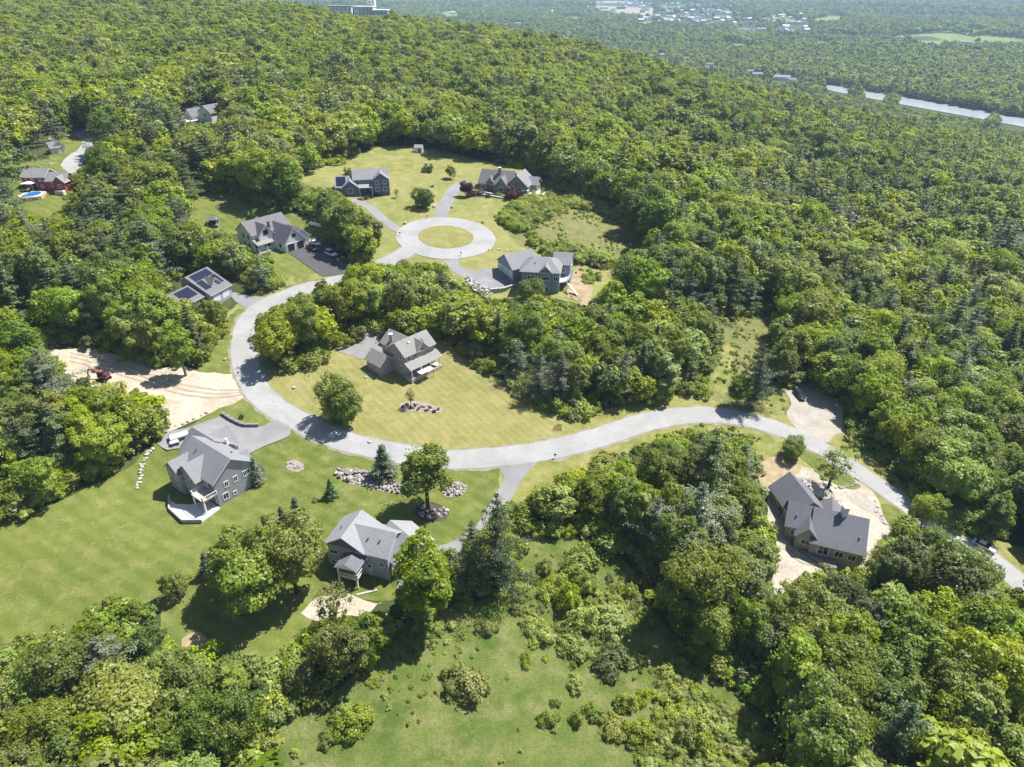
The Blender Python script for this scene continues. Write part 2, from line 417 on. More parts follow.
# house H lawn, upper clearing
vis((183,207),(216,197),(240,200),(262,212),(258,218),(240,229),(205,229),(190,219))
sheet('lawn',[(178,205),(205,194),(226,192),(262,205),(320,220),(330,235),(312,245),(290,240),(240,235),(205,230),(190,218)],.05,M['lawn'],'bright back lawn beside the white farmhouse')
vis((276,257),(285,251),(314,268),(318,275),(300,288),(286,292),(278,282))
sheet('lawn',[(270,252),(286,250),(320,274),(300,290),(283,294),(272,282)],.05,M['lawn'],'small triangle of lawn by the black driveway')
vis((296,179),(318,172),(336,167),(384,151),(436,154),(466,161),(495,167),(512,172),(536,185),(538,196),(520,203),(505,216),(502,232),(520,246),(560,256),(588,268),(604,275),(596,299),(580,308),(568,300),(548,294),(530,285),(522,290),(490,296),(466,281),(437,261),(420,260),(409,255),(381,261),(390,240),(388,226),(364,206),(345,194),(338,184),(310,184))
sheet('lawn',[(285,182),(318,168),(336,163),(384,146),(436,150),(466,157),(500,164),(530,170),(560,190),(590,205),(625,235),(640,262),(620,290),(600,308),(560,300),(525,296),(490,300),(466,284),(437,270),(420,268),(385,270),(375,250),(372,226),(350,210),(320,195)],.05,M['palelawn'],'pale green lawn around the turning circle')
vis((565,264),(606,274),(606,281),(597,299),(590,308),(580,306),(566,294),(553,293))
vis((520,238),(545,214),(590,204),(627,220),(640,240),(624,260),(590,259),(556,255))
vis((466,276),(492,284),(522,284),(520,296),(490,299),(468,290))
vis((303,612),(330,596),(390,598),(372,614),(345,618),(310,622))
vis((326,6),(388,8),(388,14),(356,12),(326,9))
# brush beside the circle
BRUSH=[(502,222),(510,212),(545,198),(590,196),(625,214),(645,236),(640,262),(612,268),(590,262),(556,258),(520,246)]
sheet('brush_clearing',BRUSH,.09,M['scrub'],'overgrown clearing full of low brush beside the turning circle',keep=False)
# red house
vis((22,172),(26,168),(76,172),(80,160),(93,150),(92,138),(72,124),(68,132),(80,142),(78,152),(52,160),(50,142),(64,140),(74,150),(66,164),(75,172),(71,196),(62,208),(45,215),(20,214),(16,200))
sheet('lawn',[(12,172),(30,160),(80,165),(74,198),(62,212),(45,220),(14,220),(8,200)],.05,M['lawn'],'small back lawn with the swimming pool behind the red house')
sheet('lawn',[(50,160),(56,140),(70,134),(86,140),(84,150),(70,162)],.05,M['lawn'],'curved lawn beside the small white house and bend in lane')
vis((180,119),(181,114),(196,112),(210,105),(222,107),(224,114),(205,119))
vis((67,124),(76,122),(88,130),(98,138),(95,146),(84,153),(86,160),(80,170),(72,172),(62,158),(66,153),(82,148),(84,140),(72,132))
# opening with brush on right of strip woods
vis((724,316),(774,314),(772,345),(758,376),(747,396),(711,392),(711,372),(720,345))
sheet('brush_clearing',[(722,318),(770,312),(772,345),(765,375),(790,388),(795,412),(785,424),(752,414),(716,408),(708,385),(718,345)],.05,M['scrub'],'strip of pale brush running uphill from the road',keep=True)
vis((756,402),(775,390),(787,386),(800,386),(835,405),(838,421),(850,440),(866,455),(905,492),(905,502),(880,512),(898,536),(893,538),(865,560),(835,558),(828,571),(797,574),(787,598),(770,594),(777,553),(765,506),(770,497),(757,484),(759,462),(756,436),(715,425),(674,432),(640,441),(580,462),(560,465),(535,487),(512,502),(500,490),(504,470),(540,450),(558,429),(613,415),(682,401),(708,405),(740,409))
sheet('verge',[(745,412),(765,388),(790,385),(800,400),(800,425),(838,425),(870,448),(912,492),(960,532),(1010,545),(1040,560),(1040,600),(990,590),(930,555),(890,530),(860,500),(800,475),(760,470),(750,445),(715,432),(674,438),(640,450),(600,472),(560,492),(520,505),(498,480),(505,452),(540,442),(560,424),(613,408),(682,396),(710,400)],.05,M['verge'],'dry grass verge along the curved road',keep=True)
vis((48,351),(85,356),(120,363),(185,380),(205,379),(210,345),(239,315),(262,300),(300,291),(300,296),(268,304),(258,318),(248,340),(250,352),(262,370),(282,384),(312,408),(270,415),(250,396),(215,411),(167,429),(164,400),(148,384),(113,384),(58,364))
vis((228,222),(250,212),(290,216),(318,228),(330,243),(352,262),(345,275),(318,275),(278,257),(255,250),(237,243))
vis((168,287),(205,270),(232,297),(228,312),(222,301),(205,301),(180,297))
vis((822,86),(850,90.5),(850,94),(840,92.5))
vis((864,93),(886,96.5),(884,99.5),(866,96.5))
vis((898,101),(945,108.5),(990,115.5),(988,118.5),(940,111),(896,103.5))
vis((1000,120),(1030,124),(1030,131),(1000,126))
vis((994,557),(1010,562),(1024,585),(1008,586),(996,575))
vis((990,540),(978,538),(984,547))
vis((944,528),(955,533),(950,541),(938,536))
# dirt track and grass beside
sheet('verge',[(196,386),(206,345),(222,325),(240,308),(250,318),(240,345),(240,375),(236,386)],.05,M['lawn'],'narrow grass strip between woods and road')
sheet('dirt_track',[(-30,330),(10,330),(48,346),(85,350),(120,356),(185,370),(239,376),(254,392),(225,408),(200,418),(165,434),(150,415),(140,400),(110,396),(60,378),(20,358),(-30,352)],.09,M['dirt'],'bare sandy dirt track running into the woods',rough=1.1)
vis((165,432),(215,412),(225,420),(188,432))
# C yard
sheet('sand_yard',[(765,508),(771,497),(783,470),(800,466),(840,478),(868,486),(885,512),(896,538),(865,575),(828,585),(797,585),(790,606),(768,604),(772,553)],.09,M['sand'],'pale bare sand yard around the brown house',rough=1.0)
sheet('straw_patch',[(757,462),(785,458),(800,466),(792,478),(774,492),(757,486)],.10,M['straw'],'patch of tan straw and bare soil behind the brown house')
sheet('lawn',[(838,470),(855,481),(861,487),(845,488),(822,478),(806,462),(792,452),(790,442)],.14,M['lawn'],'thin green strip between road and brown house')
sheet('lawn',[(881,505),(900,512),(910,535),(900,540),(888,525)],.14,M['lawn'],'small sliver of lawn inside curved stone edge')
sheet('gravel_lot',[(790,402),(786,388),(800,384),(835,398),(845,415),(842,430),(828,442),(808,434),(793,425)],.11,M['gravel'],'pale gravel parking area in the woods edge',rough=1.0)
sheet('beach_path',[(578,268),(592,288),(588,306),(574,300),(566,294)],.10,M['straw'],'bare earth slope below the blue grey house',keep=False)
sheet('bare_earth',[(714,354),(728,343),(733,352),(730,375),(722,394),(713,384)],.09,M['verge'],'pale bare ground in the brushy strip above the road',keep=False,rough=.9)
sheet('bare_earth',[(764,398),(774,393),(778,404),(768,408)],.09,M['verge'],'pale bare ground beside the gravel parking area',keep=False,rough=.6)
sheet('bare_earth',[(384,163),(410,158),(414,166),(400,172),(386,170)],.09,M['verge'],'worn bare patches on the upper lawn',keep=False)
sheet('bare_earth',[(425,163),(448,161),(452,167),(430,170)],.09,M['verge'],'worn bare patches on the upper lawn',keep=False)
sheet('bare_earth',[(183,640),(198,634),(212,652),(205,662),(188,655)],.09,M['straw'],'worn bare patch near the lower lawn edge',keep=False)
sheet('bare_earth',[(304,613),(318,600),(336,594),(352,597),(372,598),(386,602),(372,612),(350,614),(336,620),(318,622)],.09,M['dirt'],'sandy bare ground below the blue house',keep=False,smooth=False,step=.8,rough=.9)
# roads
MAIN=hitv([(1045,605),(1024,588),(1006,571),(985,556),(944,533),(900,500),(858,472),(811,443),(775,428),(742,419),(710,415),(674,417),(640,424),(613,433),(580,443),(545,451),(500,457),(442,460),(395,453),(340,440),(300,422),(270,404),(254,386),(245,362),(244,340),(248,325),(258,311),(275,301),(300,291),(335,282),(365,272),(390,261),(410,250)])
ribbon('road_shoulder',MAIN,7.6,.10,M['shoulder'],'pale gravel shoulder along the asphalt road',rough=.3)
ribbon('verge',MAIN[8:],15.0,.035,M['palelawn'],'mown grass edge along the asphalt road',keep=False,rough=.5)
ribbon('road',MAIN,6.3,.15,M['asphalt'],'pale grey asphalt road curving through the woods',crown=.06)
RC=np.array([-23.4,235.1]); th=np.linspace(0,2*math.pi,40,endpoint=False)
RING=np.stack([RC[0]+13.6*np.cos(th),RC[1]+13.2*np.sin(th)],1)
ribbon('turning_circle',RING,7.9,.17,M['asphalt'],'pale asphalt turning circle at the road end',closed=True)
sheet_world('island_grass',np.stack([RC[0]+9.75*np.cos(th),RC[1]+9.3*np.sin(th)],1),.24,M['drylawn'],'round grass island inside the turning circle',rough=.15)
ribbon('driveway',hitv([(437,225),(443,210),(450,196),(458,186),(470,182)]),5.2,.14,M['drive'],'straight driveway from circle to the stone house')
ribbon('driveway',hitv([(412,235),(396,229),(382,219),(370,208),(352,200)]),3.8,.14,M['drive'],'narrow driveway from circle to the blue house with solar panels')
sheet('driveway',[(437,258),(448,262),(457,258),(461,266),(472,270),(490,268),(504,276),(514,284),(490,289),(476,284),(460,276)],.13,M['drive'],'driveway in front of three garage doors of the blue grey house')
sheet('driveway',[(286,251),(302,246),(312,242),(312,232),(318,234),(327,241),(338,253),(355,263),(372,268),(365,276),(344,275),(322,277)],.2,M['black'],'black asphalt driveway beside the white farmhouse',smooth=False,rough=.15)
sheet('driveway',[(229,293),(240,294),(254,297),(270,300),(262,312),(248,310),(236,302)],.13,M['drive'],'short driveway to the house with solar roof',rough=.15)
sheet('driveway',[(222,416),(231,422),(243,428),(262,428),(276,419),(292,428),(290,437),(266,446),(241,458),(225,460),(200,452),(178,449),(166,452),(156,444),(169,432),(190,428)],.22,M['drive'],'wide grey driveway beside the grey house with patio',rough=.15,smooth=False)
sheet('driveway',[(338,350),(356,340),(372,330),(392,335),(390,350),(365,359),(352,356)],.12,M['drive'],'short driveway beside the tan house',rough=.15)
sheet('driveway',[(498,464),(504,479),(492,500),(474,528),(445,545),(427,545),(412,560),(396,588),(412,592),(440,568),(465,560),(485,545),(505,512),(514,493),(525,476),(538,460),(518,456)],.12,M['drive'],'curved driveway leading to the blue house',rough=.15)
ribbon('lane',hitv([(72,128),(82,133),(92,141),(88,150),(78,157),(72,165),(80,172)]),7.5,.14,M['asphalt'],'pale lane bending behind the red house')
sheet('driveway',[(181,117),(196,117),(198,121),(180,122)],.12,M['concrete'],'pale drive beside the distant grey roofed house')
# river
RV=np.array([(395,1560,0),(470,1420,0),(560,1290,0),(640,1170,0),(700,1065,0),(760,960,0),(840,840,0),(950,700,0)],float)
wz=S*-72+.7
t=NT('river_water'); p=t.pos(); M['water']=t.bsdf((.36,.4,.43),.22,t.bump(t.noise(p,.35,4,.6),.3,.3),0,.6)  # pale base colour paints in the bright sky reflection on the water
RPX=[(770,74),(812,82.5),(862,90),(920,99.5),(990,112),(1030,119.5),(1090,130),(1090,139),(1030,128),(985,119.6),(900,104),(840,92.4),(800,83.8),(766,75.5)]
RW=np.array([atz(a_,b_,wz) for a_,b_ in RPX]); RW=resample(RW,9,True)
me=bpy.data.meshes.new('river'); me.from_pydata([tuple(map(float,v)) for v in RW],[],[tuple(range(len(RW)))[::-1]]); me.materials.append(M['water'])
bm=bmesh.new(); bm.from_mesh(me); bmesh.ops.triangulate(bm,faces=bm.faces); bmesh.ops.recalc_face_normals(bm,faces=bm.faces); bm.to_mesh(me); bm.free()
tag(link('river',me),'pale bright river in the far valley',None,None,'structure')
NOTREE.append(RW[:,:2])
FIELDS=[[(975,38),(985,36),(1024,40),(1024,48),(985,47)],[(905,36),(945,33),(975,38),(965,46),(920,48),(910,42)],[(812,42),(833,43),(830,49),(815,47)],[(590,4),(604,1),(640,3),(655,12),(640,18),(612,14)],[(700,24),(724,21),(726,26),(705,28)],[(735,32),(745,28),(752,34),(742,40)],[(440,14),(455,11),(460,19),(448,22)],[(830,15),(845,17),(842,20),(826,19)],[(945,28),(958,27),(955,31),(944,32)],[(560,18),(580,17),(582,22),(566,23)]]
_r=np.random.default_rng(5)
for _ in range(26):
    a_,b_=_r.uniform(560,1020),_r.uniform(6,62)
    if b_>34+(a_-560)*.06+8: b_*=.5
    w_,h_=_r.uniform(8,20)*(1-.4*(b_<18)),_r.uniform(1.2,2.8); FIELDS.append([(a_+w_*math.cos(q)*_r.uniform(.7,1.2),max(2,b_+h_*math.sin(q)*_r.uniform(.7,1.2))) for q in np.linspace(0,6.28,8)[:-1]])
for i,P in enumerate(FIELDS):
    sheet_world('field',hitv(catmull(P,True,4)),.4,M['field'] if i!=3 else M['gravel'],'pale green open field in the far valley' if i!=3 else 'pale cleared town lots in the far valley',grid=40,rough=2,step=25)
# ---------------------------------------------------------------- houses
M['glass']=NT('window_glass').bsdf((.018,.022,.03),.12,None,0,.6)
M['trim']=plain('white_trim',(.78,.78,.77),.5,.05,1.0)
M['whitewall']=siding('white_siding',(.75,.735,.79))
M['greywall']=siding('grey_siding',(.34,.33,.385))
M['bluegrey']=siding('blue_grey_siding',(.36,.36,.48))
M['darkshake']=siding('brown_grey_shake',(.17,.155,.15),.15,.2)
M['tanwall']=siding('tan_siding',(.34,.30,.265))
M['creamwall']=siding('cream_siding',(.335,.30,.30))
M['bluewall']=siding('blue_siding',(.12,.14,.25))
M['slatewall']=siding('slate_blue_siding',(.26,.28,.385))
M['redwall']=siding('red_siding',(.36,.07,.065))
M['stonewall']=soil('stone_wall',(.2,.19,.18),(.28,.265,.25),(.38,.36,.33),1.6,.6)
M['roof_grey']=shingles('grey_shingles',(.215,.22,.24))
M['roof_pale']=shingles('pale_shingles',(.255,.265,.285))
M['roof_char']=shingles('charcoal_shingles',(.14,.145,.17))
M['roof_mid']=shingles('mid_grey_shingles',(.155,.155,.17))
M['roof_warm']=shingles('warm_grey_shingles',(.245,.24,.235))
M['doorwhite']=plain('white_door',(.7,.71,.72),.5,.05)
M['doorblack']=plain('black_door',(.025,.025,.03),.4,.1)
M['doorgrey']=plain('grey_door',(.45,.46,.47),.5,.05)
M['deck']=plain('deck_boards',(.42,.38,.33),.8,.15,2)
M['whitedeck']=plain('pale_patio',(.6,.59,.57),.85,.1,1.5)
M['conc_dark']=plain('block_wall',(.2,.2,.21),.9,.2,2)
M['conc_block']=plain('pale_block_wall',(.36,.36,.37),.9,.18,2)
M['panel']=NT('solar_glass').bsdf((.012,.014,.035),.15,None,0,.6)
M['metal']=plain('grey_metal',(.3,.3,.31),.4,.1,2,.6)
class House:
    def __init__(s,name,label,xy,zb,wall,roof,ang=0,cat='house',trim='trim',group=None,z0=-2.2):
        s.c=np.array([xy[0],xy[1]],float); s.zb=zb; s.z0=z0
        s.r=empty(name,(xy[0],xy[1],zb),label,cat,group)
        s.W=MB(); s.wall=M[wall]; s.roof=M[roof]; s.trim=M[trim]
        s.u=np.array([math.cos(ang),math.sin(ang)]); s.n=np.array([-s.u[1],s.u[0]])
        NOTREE.append(np.array([s.c+13*np.array([math.cos(t),math.sin(t)]) for t in np.linspace(0,6.28,13)[:-1]]))
    def w(s,x,y): return s.c+s.u*x+s.n*y
    def block(s,a,b,wl,wr,ze,zr,local=False,zel=None,zer=None,oh=.45,oe=.4,walls=True,z0=None,roofmat=None,wallmb=None):
        if local: a,b=s.w(*a),s.w(*b)
        a=np.asarray(a,float)[:2]; b=np.asarray(b,float)[:2]; L=np.linalg.norm(b-a); d=(b-a)/L; n=np.array([-d[1],d[0]])
        zl=ze if zel is None else zel; z_r=ze if zer is None else zer; z0=s.z0 if z0 is None else z0
        B=s.zb; k=dict(a=a,b=b,d=d,n=n,wl=wl,wr=wr,zl=zl,zr_=z_r,zr=zr,L=L)
        N=np.array([n[0],n[1],0]); Z=np.array([0,0,1.])
        if walls:
            sec=[N*wl+Z*(B+z0),N*wl+Z*(B+zl),Z*(B+zr),-N*wr+Z*(B+z_r),-N*wr+Z*(B+z0)]
            (wallmb or s.W).extr(sec,(*a,0),(*b,0))
        sl=(zr-zl)/wl; sr=(zr-z_r)/wr; t=.2
        g=.012
        sec=[N*(wl+oh)+Z*(B+zl-sl*oh+g),Z*(B+zr+g),-N*(wr+oh)+Z*(B+z_r-sr*oh+g),
             -N*(wr+oh)+Z*(B+z_r-sr*oh+t),Z*(B+zr+t*1.1),N*(wl+oh)+Z*(B+zl-sl*oh+t)]
        R=MB(); R.extr(sec,(*(a-d*oe),0),(*(b+d*oe),0),0,1)
        for i in (2,5): R.m[i]=1
        R.build('roof',[roofmat or s.roof,s.trim],s.r)
        return k
    def hip(s,c,ang,hl,hw,ze,zr,oh=.5):
        d=np.array([math.cos(ang),math.sin(ang)]); n=np.array([-d[1],d[0]]); c=np.asarray(c,float); B=s.zb
        k=dict(a=c-d*hl,b=c+d*hl,d=d,n=n,wl=hw,wr=hw,zl=ze,zr_=ze,zr=zr,L=2*hl)
        q=[c+d*x+n*y for x,y in ((-hl,-hw),(hl,-hw),(hl,hw),(-hl,hw))]; s.W.prism([tuple(p) for p in q],B+s.z0,B+ze)
        R=MB(); e=[c+d*x+n*y for x,y in ((-hl-oh,-hw-oh),(hl+oh,-hw-oh),(hl+oh,hw+oh),(-hl-oh,hw+oh))]; r_=hl-hw*.62
        v=[(*p,B+ze+.02) for p in e]+[(*p,B+ze+.16) for p in e]+[(*(c-d*r_),B+zr),(*(c+d*r_),B+zr)]
        R.add(v,[(4,5,9,8),(5,6,9),(6,7,8,9),(7,4,8),(3,2,1,0)]); R.add(v,[(0,1,5,4),(1,2,6,5),(2,3,7,6),(3,0,4,7)],1); R.build('roof',[s.roof,s.trim],s.r); return k
    def face(s,k,f):
        B=s.zb; d3=np.array([*k['d'],0]); n3=np.array([*k['n'],0]); a3=np.array([*k['a'],B]); b3=np.array([*k['b'],B])
        if f=='L': return a3+n3*k['wl'],d3,n3
        if f=='R': return a3-n3*k['wr'],d3,-n3
        if f=='A': return a3,n3,-d3
        return b3,n3,d3
    def window(s,k,f,u,z,w=1.0,h=1.4,mull=1,frame=None,label=None):
        o,t,out=s.face(k,f); Z=np.array([0,0,1.]); p=o+t*(u-w/2)+Z*z; F=MB(); b=.13
        F.obox(p-out*.05,t*w,out*.13,Z*b); F.obox(p+Z*(h-b)-out*.05,t*w,out*.13,Z*b)
        F.obox(p+Z*b-out*.05,t*b,out*.12,Z*(h-2*b)); F.obox(p+t*(w-b)+Z*b-out*.05,t*b,out*.12,Z*(h-2*b))
        for i in range(mull): F.obox(p+t*(w*(i+1)/(mull+1)-.04)+Z*b-out*.05,t*.08,out*.105,Z*(h-2*b))
        fo=F.build('window',frame or s.trim,s.r)
        P=MB(); P.obox(p+t*b+Z*b-out*.05,t*(w-2*b),out*.085,Z*(h-2*b)); P.build('pane',M['glass'],fo)
        return fo
    def gdoor(s,k,f,u,w=2.7,h=2.3,z=0.05,mat='doorwhite'):
        o,t,out=s.face(k,f); Z=np.array([0,0,1.]); p=o+t*(u-w/2)+Z*z; F=MB(); b=.14
        F.obox(p-t*b-out*.05,t*b,out*.14,Z*(h+b)); F.obox(p+t*w-out*.05,t*b,out*.14,Z*(h+b)); F.obox(p+Z*h-out*.05,t*w,out*.135,Z*b)
        D=MB()
        for i in range(4): D.obox(p+Z*(h*i/4+.02)-out*.05,t*w,out*.09,Z*(h/4-.05))
        do=D.build('garage_door',M[mat],s.r); F.build('frame',s.trim,do)
        H=MB(); H.obox(p+t*(w/2-.15)+Z*.5+out*.04,t*.3,out*.05,Z*.06); H.build('handle',M['metal'],do)
    def door(s,k,f,u,z=0.1,w=1.0,h=2.1,mat='doorblack'):
        o,t,out=s.face(k,f); Z=np.array([0,0,1.]); p=o+t*(u-w/2)+Z*z; D=MB()
        D.obox(p-out*.05,t*w,out*.1,Z*h); d=D.build('door',M[mat],s.r)
        F=MB(); b=.12; F.obox(p-t*b-out*.05,t*b,out*.14,Z*(h+b)); F.obox(p+t*w-out*.05,t*b,out*.14,Z*(h+b)); F.obox(p+Z*h-out*.05,t*w,out*.135,Z*b); F.build('frame',s.trim,d)
    def onroof(s,k,side,u0,u1,s0,s1,th=.1,lift=.26):
        """box lying on a roof slope; u along the ridge in metres, s from ridge (0) to eave (1)"""
        w=k['wl'] if side=='L' else k['wr']; ze=k['zl'] if side=='L' else k['zr_']; n=k['n'] if side=='L' else -k['n']
        d3=np.array([*k['d'],0]); e=np.array([*(n*w),ze-k['zr']]); up=np.cross(d3,e); up/=np.linalg.norm(up); up*=np.sign(up[2])
        o=np.array([*k['a'],s.zb+k['zr']])+d3*u0+e*s0+up*lift
        return o,d3*(u1-u0),e*(s1-s0),up*th
    def solar(s,k,side,u0,u1,s0,s1,nu,nv):
        for i in range(nu):
            for j in range(nv):
                du=(u1-u0)/nu; dv=(s1-s0)/nv
                o,x,y,z=s.onroof(k,side,u0+du*i,u0+du*(i+1)-.06,s0+dv*j,s0+dv*(j+.97),.05,.3)
                b=MB(); b.obox(o,x,y,z); b.build('solar_panel',M['panel'],s.r)
    def vent(s,k,side,u,t):
        o,x,y,z=s.onroof(k,side,u,u+.25,t,t+.06,.45,.15); MB().obox(o,x,y,z).build('roof_vent',M['metal'],s.r)
    def chimney(s,xy,z0,z1,w=.9,l=1.2,mat='stonewall',cap='trim'):
        c=MB(); x,y=xy; c.box(x-w/2,x+w/2,y-l/2,y+l/2,s.zb+z0,s.zb+z1); o=c.build('chimney',M[mat],s.r)
        MB().box(x-w/2-.1,x+w/2+.1,y-l/2-.1,y+l/2+.1,s.zb+z1+.002,s.zb+z1+.17).build('cap',M[cap],o)
    def railing(s,pts,z,h=1.0,parent=None,mat=None,closed=False):
        R=MB(); Z=np.array([0,0,1.])
        for i in range(len(pts)-1+closed):
            p=np.array([*pts[i],s.zb+z]); q=np.array([*pts[(i+1)%len(pts)],s.zb+z]); L=np.linalg.norm(q-p); d=(q-p)/L; n=np.array([-d[1],d[0],0])*.04
            R.obox(p-n+Z*(h-.1),q-p,n*2,Z*.09); R.obox(p-n+Z*.12,q-p,n*2,Z*.07)
            m=max(2,int(L/.28))
            for j in range(m+1):
                c=p+d*L*j/m; r=.07 if j in (0,m) else .022
                R.box(c[0]-r,c[0]+r,c[1]-r,c[1]+r,c[2],c[2]+h-.1 if r<.05 else c[2]+h+.05)
        return R.build('railing',mat or s.trim,parent or s.r)
    def deck(s,poly,z,th=.25,mat='deck',posts=(),rail=None,zpost=None):
        D=MB(); D.prism([tuple(p) for p in poly],s.zb+z-th,s.zb+z); o=D.build('deck',M[mat],s.r)
        for p in posts:
            gz=float(zf(p[0],p[1]))-.3; MB().box(p[0]-.13,p[0]+.13,p[1]-.13,p[1]+.13,gz,s.zb+z-th-.002).build('post',s.trim,o)
        if rail is not None: s.railing(rail,z,1.0,o)
        return o
    def done(s): s.W.build('wall',s.wall,s.r)
def Pz(px,py,z): return atz(px,py,z)[:2]
# --- B: blue house nearest the meadow
h=House('house',"blue grey two storey house with pale roof and white porch above the meadow",(-26,94),1.0,'bluegrey','roof_pale')
dF=np.array([.956,-.294]); dN=np.array([.294,.956])
bl=np.array([-34.2,92.4])
a=bl+dF*3.9+dN*.0; k1=h.block(a,a+dN*7.2,3.7,3.7,5.6,8.0)
b0=bl+dF*4.5+dN*3.7+dN*.25; k2=h.block(b0,b0+dF*7.9,3.55,3.7,5.4,7.8)
k3=h.block(np.array([-22.6,96.9]),np.array([-18.0,92.2]),4.3,4.2,3.7,6.6)
for u in (2.45,2.0-.0): pass
h.window(k1,'A',2.2,3.4,1.7,1.25); h.window(k1,'A',2.2,1.0,1.7,.8); h.window(k1,'A',-1.0,3.5,.9,1.2,0); h.window(k1,'A',-3.0,3.3,.9,1.2,0)
h.window(k2,'R',2.9,3.5,1.9,1.2,2); h.window(k2,'R',4.1,1.6,.9,1.0,0); h.window(k2,'R',6.6,2.6,1.1,1.25); h.window(k2,'R',2.2,.2,1.0,1.0,0); h.window(k2,'R',1.2,1.9,.9,.9,0)
h.window(k2,'B',-.3,3.0,.5,1.0,0); h.window(k2,'B',-2.0,3.0,.5,1.0,0); h.window(k2,'B',-1.0,.6,.6,1.2,0)
h.door(k2,'R',3.4,-.4,1.6,2.0,'doorgrey')
h.gdoor(k3,'B',1.9,2.6,2.2,.9); h.gdoor(k3,'B',-1.6,2.6,2.2,.9)
h.window(k1,'L',2.0,3.4,1.0,1.3); h.window(k1,'L',5.5,3.4,1.0,1.3); h.window(k3,'R',2.5,1.6,1.0,1.1)
h.vent(k1,'L',3.2,.45); h.vent(k2,'R',3.3,.42); h.vent(k2,'R',5.6,.4)
pc=bl+dF*6.0; kp=h.block(pc-dN*3.4,pc+dN*.2,2.0,2.0,4.1,5.1,walls=False,oh=.25,oe=.2,roofmat=M['roof_char'])  # shade on the porch roof is put into its darker shingle colour
q=[pc-dF*1.95-dN*3.3,pc+dF*1.95-dN*3.3,pc+dF*1.95-dN*.02,pc-dF*1.95-dN*.02]
dk=h.deck(q,1.9,posts=[q[0]*.97+.03*q[2],q[1]*.97+.03*q[3]],rail=[q[3],q[0],q[1],q[2]])
for c in (q[0]*.96+.04*q[2],q[1]*.96+.04*q[3]): MB().box(c[0]-.12,c[0]+.12,c[1]-.12,c[1]+.12,h.zb+1.9,h.zb+4.1).build('column',h.trim,dk)
f=[pc-dF*2.0-dN*3.52,pc+dF*2.0-dN*3.52]; MB().extr([np.array([*(f[0]-pc),h.zb+4.15]),np.array([*(f[1]-pc),h.zb+4.15]),np.array([*(-dN*3.52),h.zb+5.05])],(*pc,0),(*(pc+dN*.1),0)).build('porch_gable',h.trim,h.r)
h.door(k1,'A',-1.9,1.95,1.5,2.0,'glass' if False else 'doorgrey')
# gable shake panel
o,t,out=h.face(k1,'A'); MB().extr([o+t*3.5+np.array([0,0,5.62])-o,np.array([0,0,7.8]),-t*3.5+np.array([0,0,5.62])],o-out*.1,o+out*.03).build('gable_panel',M['darkshake'],h.r)
# lower patio wall
P0=q[0]-dN*.6-dF*3.2; P1=q[1]-dN*1.2+dF*.2; P2=q[1]+dF*3.2+dN*.9
for s_,e_ in ((P0,P0+dN*2.5),(P1,P2)):
    d=e_-s_; L=np.linalg.norm(d); n=np.array([-d[1],d[0]])/L*.2; pw=MB(); pw.prism([tuple(s_-n),tuple(e_-n),tuple(e_+n),tuple(s_+n)],h.zb-2.4,h.zb-.4); pw.build('patio_wall',M['conc_block'],h.r)
MB().prism([tuple(P0),tuple(P1),tuple(P2),tuple(bl+dF*8),tuple(bl)],h.zb-2.5,h.zb-.75).build('patio',M['whitedeck'],h.r)
h.done()
# --- A: grey house with stone patio
h=House('house','large grey house with wraparound deck and pale corner patio above wide lawn',(-63,112.5),4.0,'greywall','roof_grey')
d=np.array([-.804,.594]); n=np.array([-.594,-.804])   # n points down the slope, towards the lawn
R0=np.array([-56.2,109.2]); at=lambda x,y: R0+d*x+n*y
k=h.block(R0,at(12.8,0),4.3,4.5,5.7,9.0)
kg=h.block(at(6.9,2.0),at(6.9,5.9),3.0,3.0,5.4,7.9)
kw=h.block(at(11.2,1.0),at(11.2,6.6),2.5,2.3,5.2,7.2)
kG=h.block(at(10.5,-2.9),at(18.2,-2.9),3.8,4.2,4.0,7.4)
kc=h.block(at(14.2,-3.5),at(14.2,-8.2),3.0,3.0,3.6,6.6)
ke=h.block(at(3.6,-2.0),at(3.6,-5.6),2.0,2.0,3.5,6.2)
for u in (1.9,-.2,-2.4): h.window(k,'A',u,3.2,1.0,1.4)
h.window(k,'A',2.6,.5,1.3,1.6); h.window(k,'A',-3.2,3.4,.9,1.2,0); h.window(k,'A',.6,.4,.8,.9,0)
for u in (-1.4,1.2): h.window(kg,'B',u,3.2,1.1,1.7); h.window(kg,'B',u,.4,1.1,1.7)
for u in (-1.2,.9): h.window(kw,'B',u,3.0,.9,1.5); h.window(kw,'B',u,.3,.9,1.5)
h.window(kw,'R' ,3.5,3.0,1,1.4); h.window(kw,'L',3.5,3.0,1,1.4)
h.window(k,'L',1.6,3.0,1.8,2.1,2); h.door(k,'L',3.0,3.0,1.0,2.1,'doorgrey'); h.window(k,'L',2.0,.3,2.4,2.0,2)
h.gdoor(kG,'R',1.0,2.4,2.2,.1); h.gdoor(kG,'R',6.6,2.0,2.2,.1); h.gdoor(kc,'B',0,4.4,2.3,.1)
h.door(ke,'B',0,.2,1.1,2.1); h.window(kG,'B',0,1.2,1,1.3); h.window(k,'R',7.5,3.0,1.2,1.4); h.window(kG,'L',6.5,1.0,1.1,1.2)
h.vent(k,'R',3.5,.5); h.vent(k,'L',9.2,.3); MB().box(*(lambda p:(p[0]-.25,p[0]+.25,p[1]-.25,p[1]+.25))(at(9.8,-5.2)),h.zb+5.2,h.zb+6.9).build('flue',M['trim'],h.r)
dk=[at(-.1,4.31),at(-.1,7.4),at(3.85,7.4),at(3.85,4.31)]
h.deck(dk,2.9,posts=[at(.05,7.2),at(3.7,7.2)],rail=dk,mat='deck')
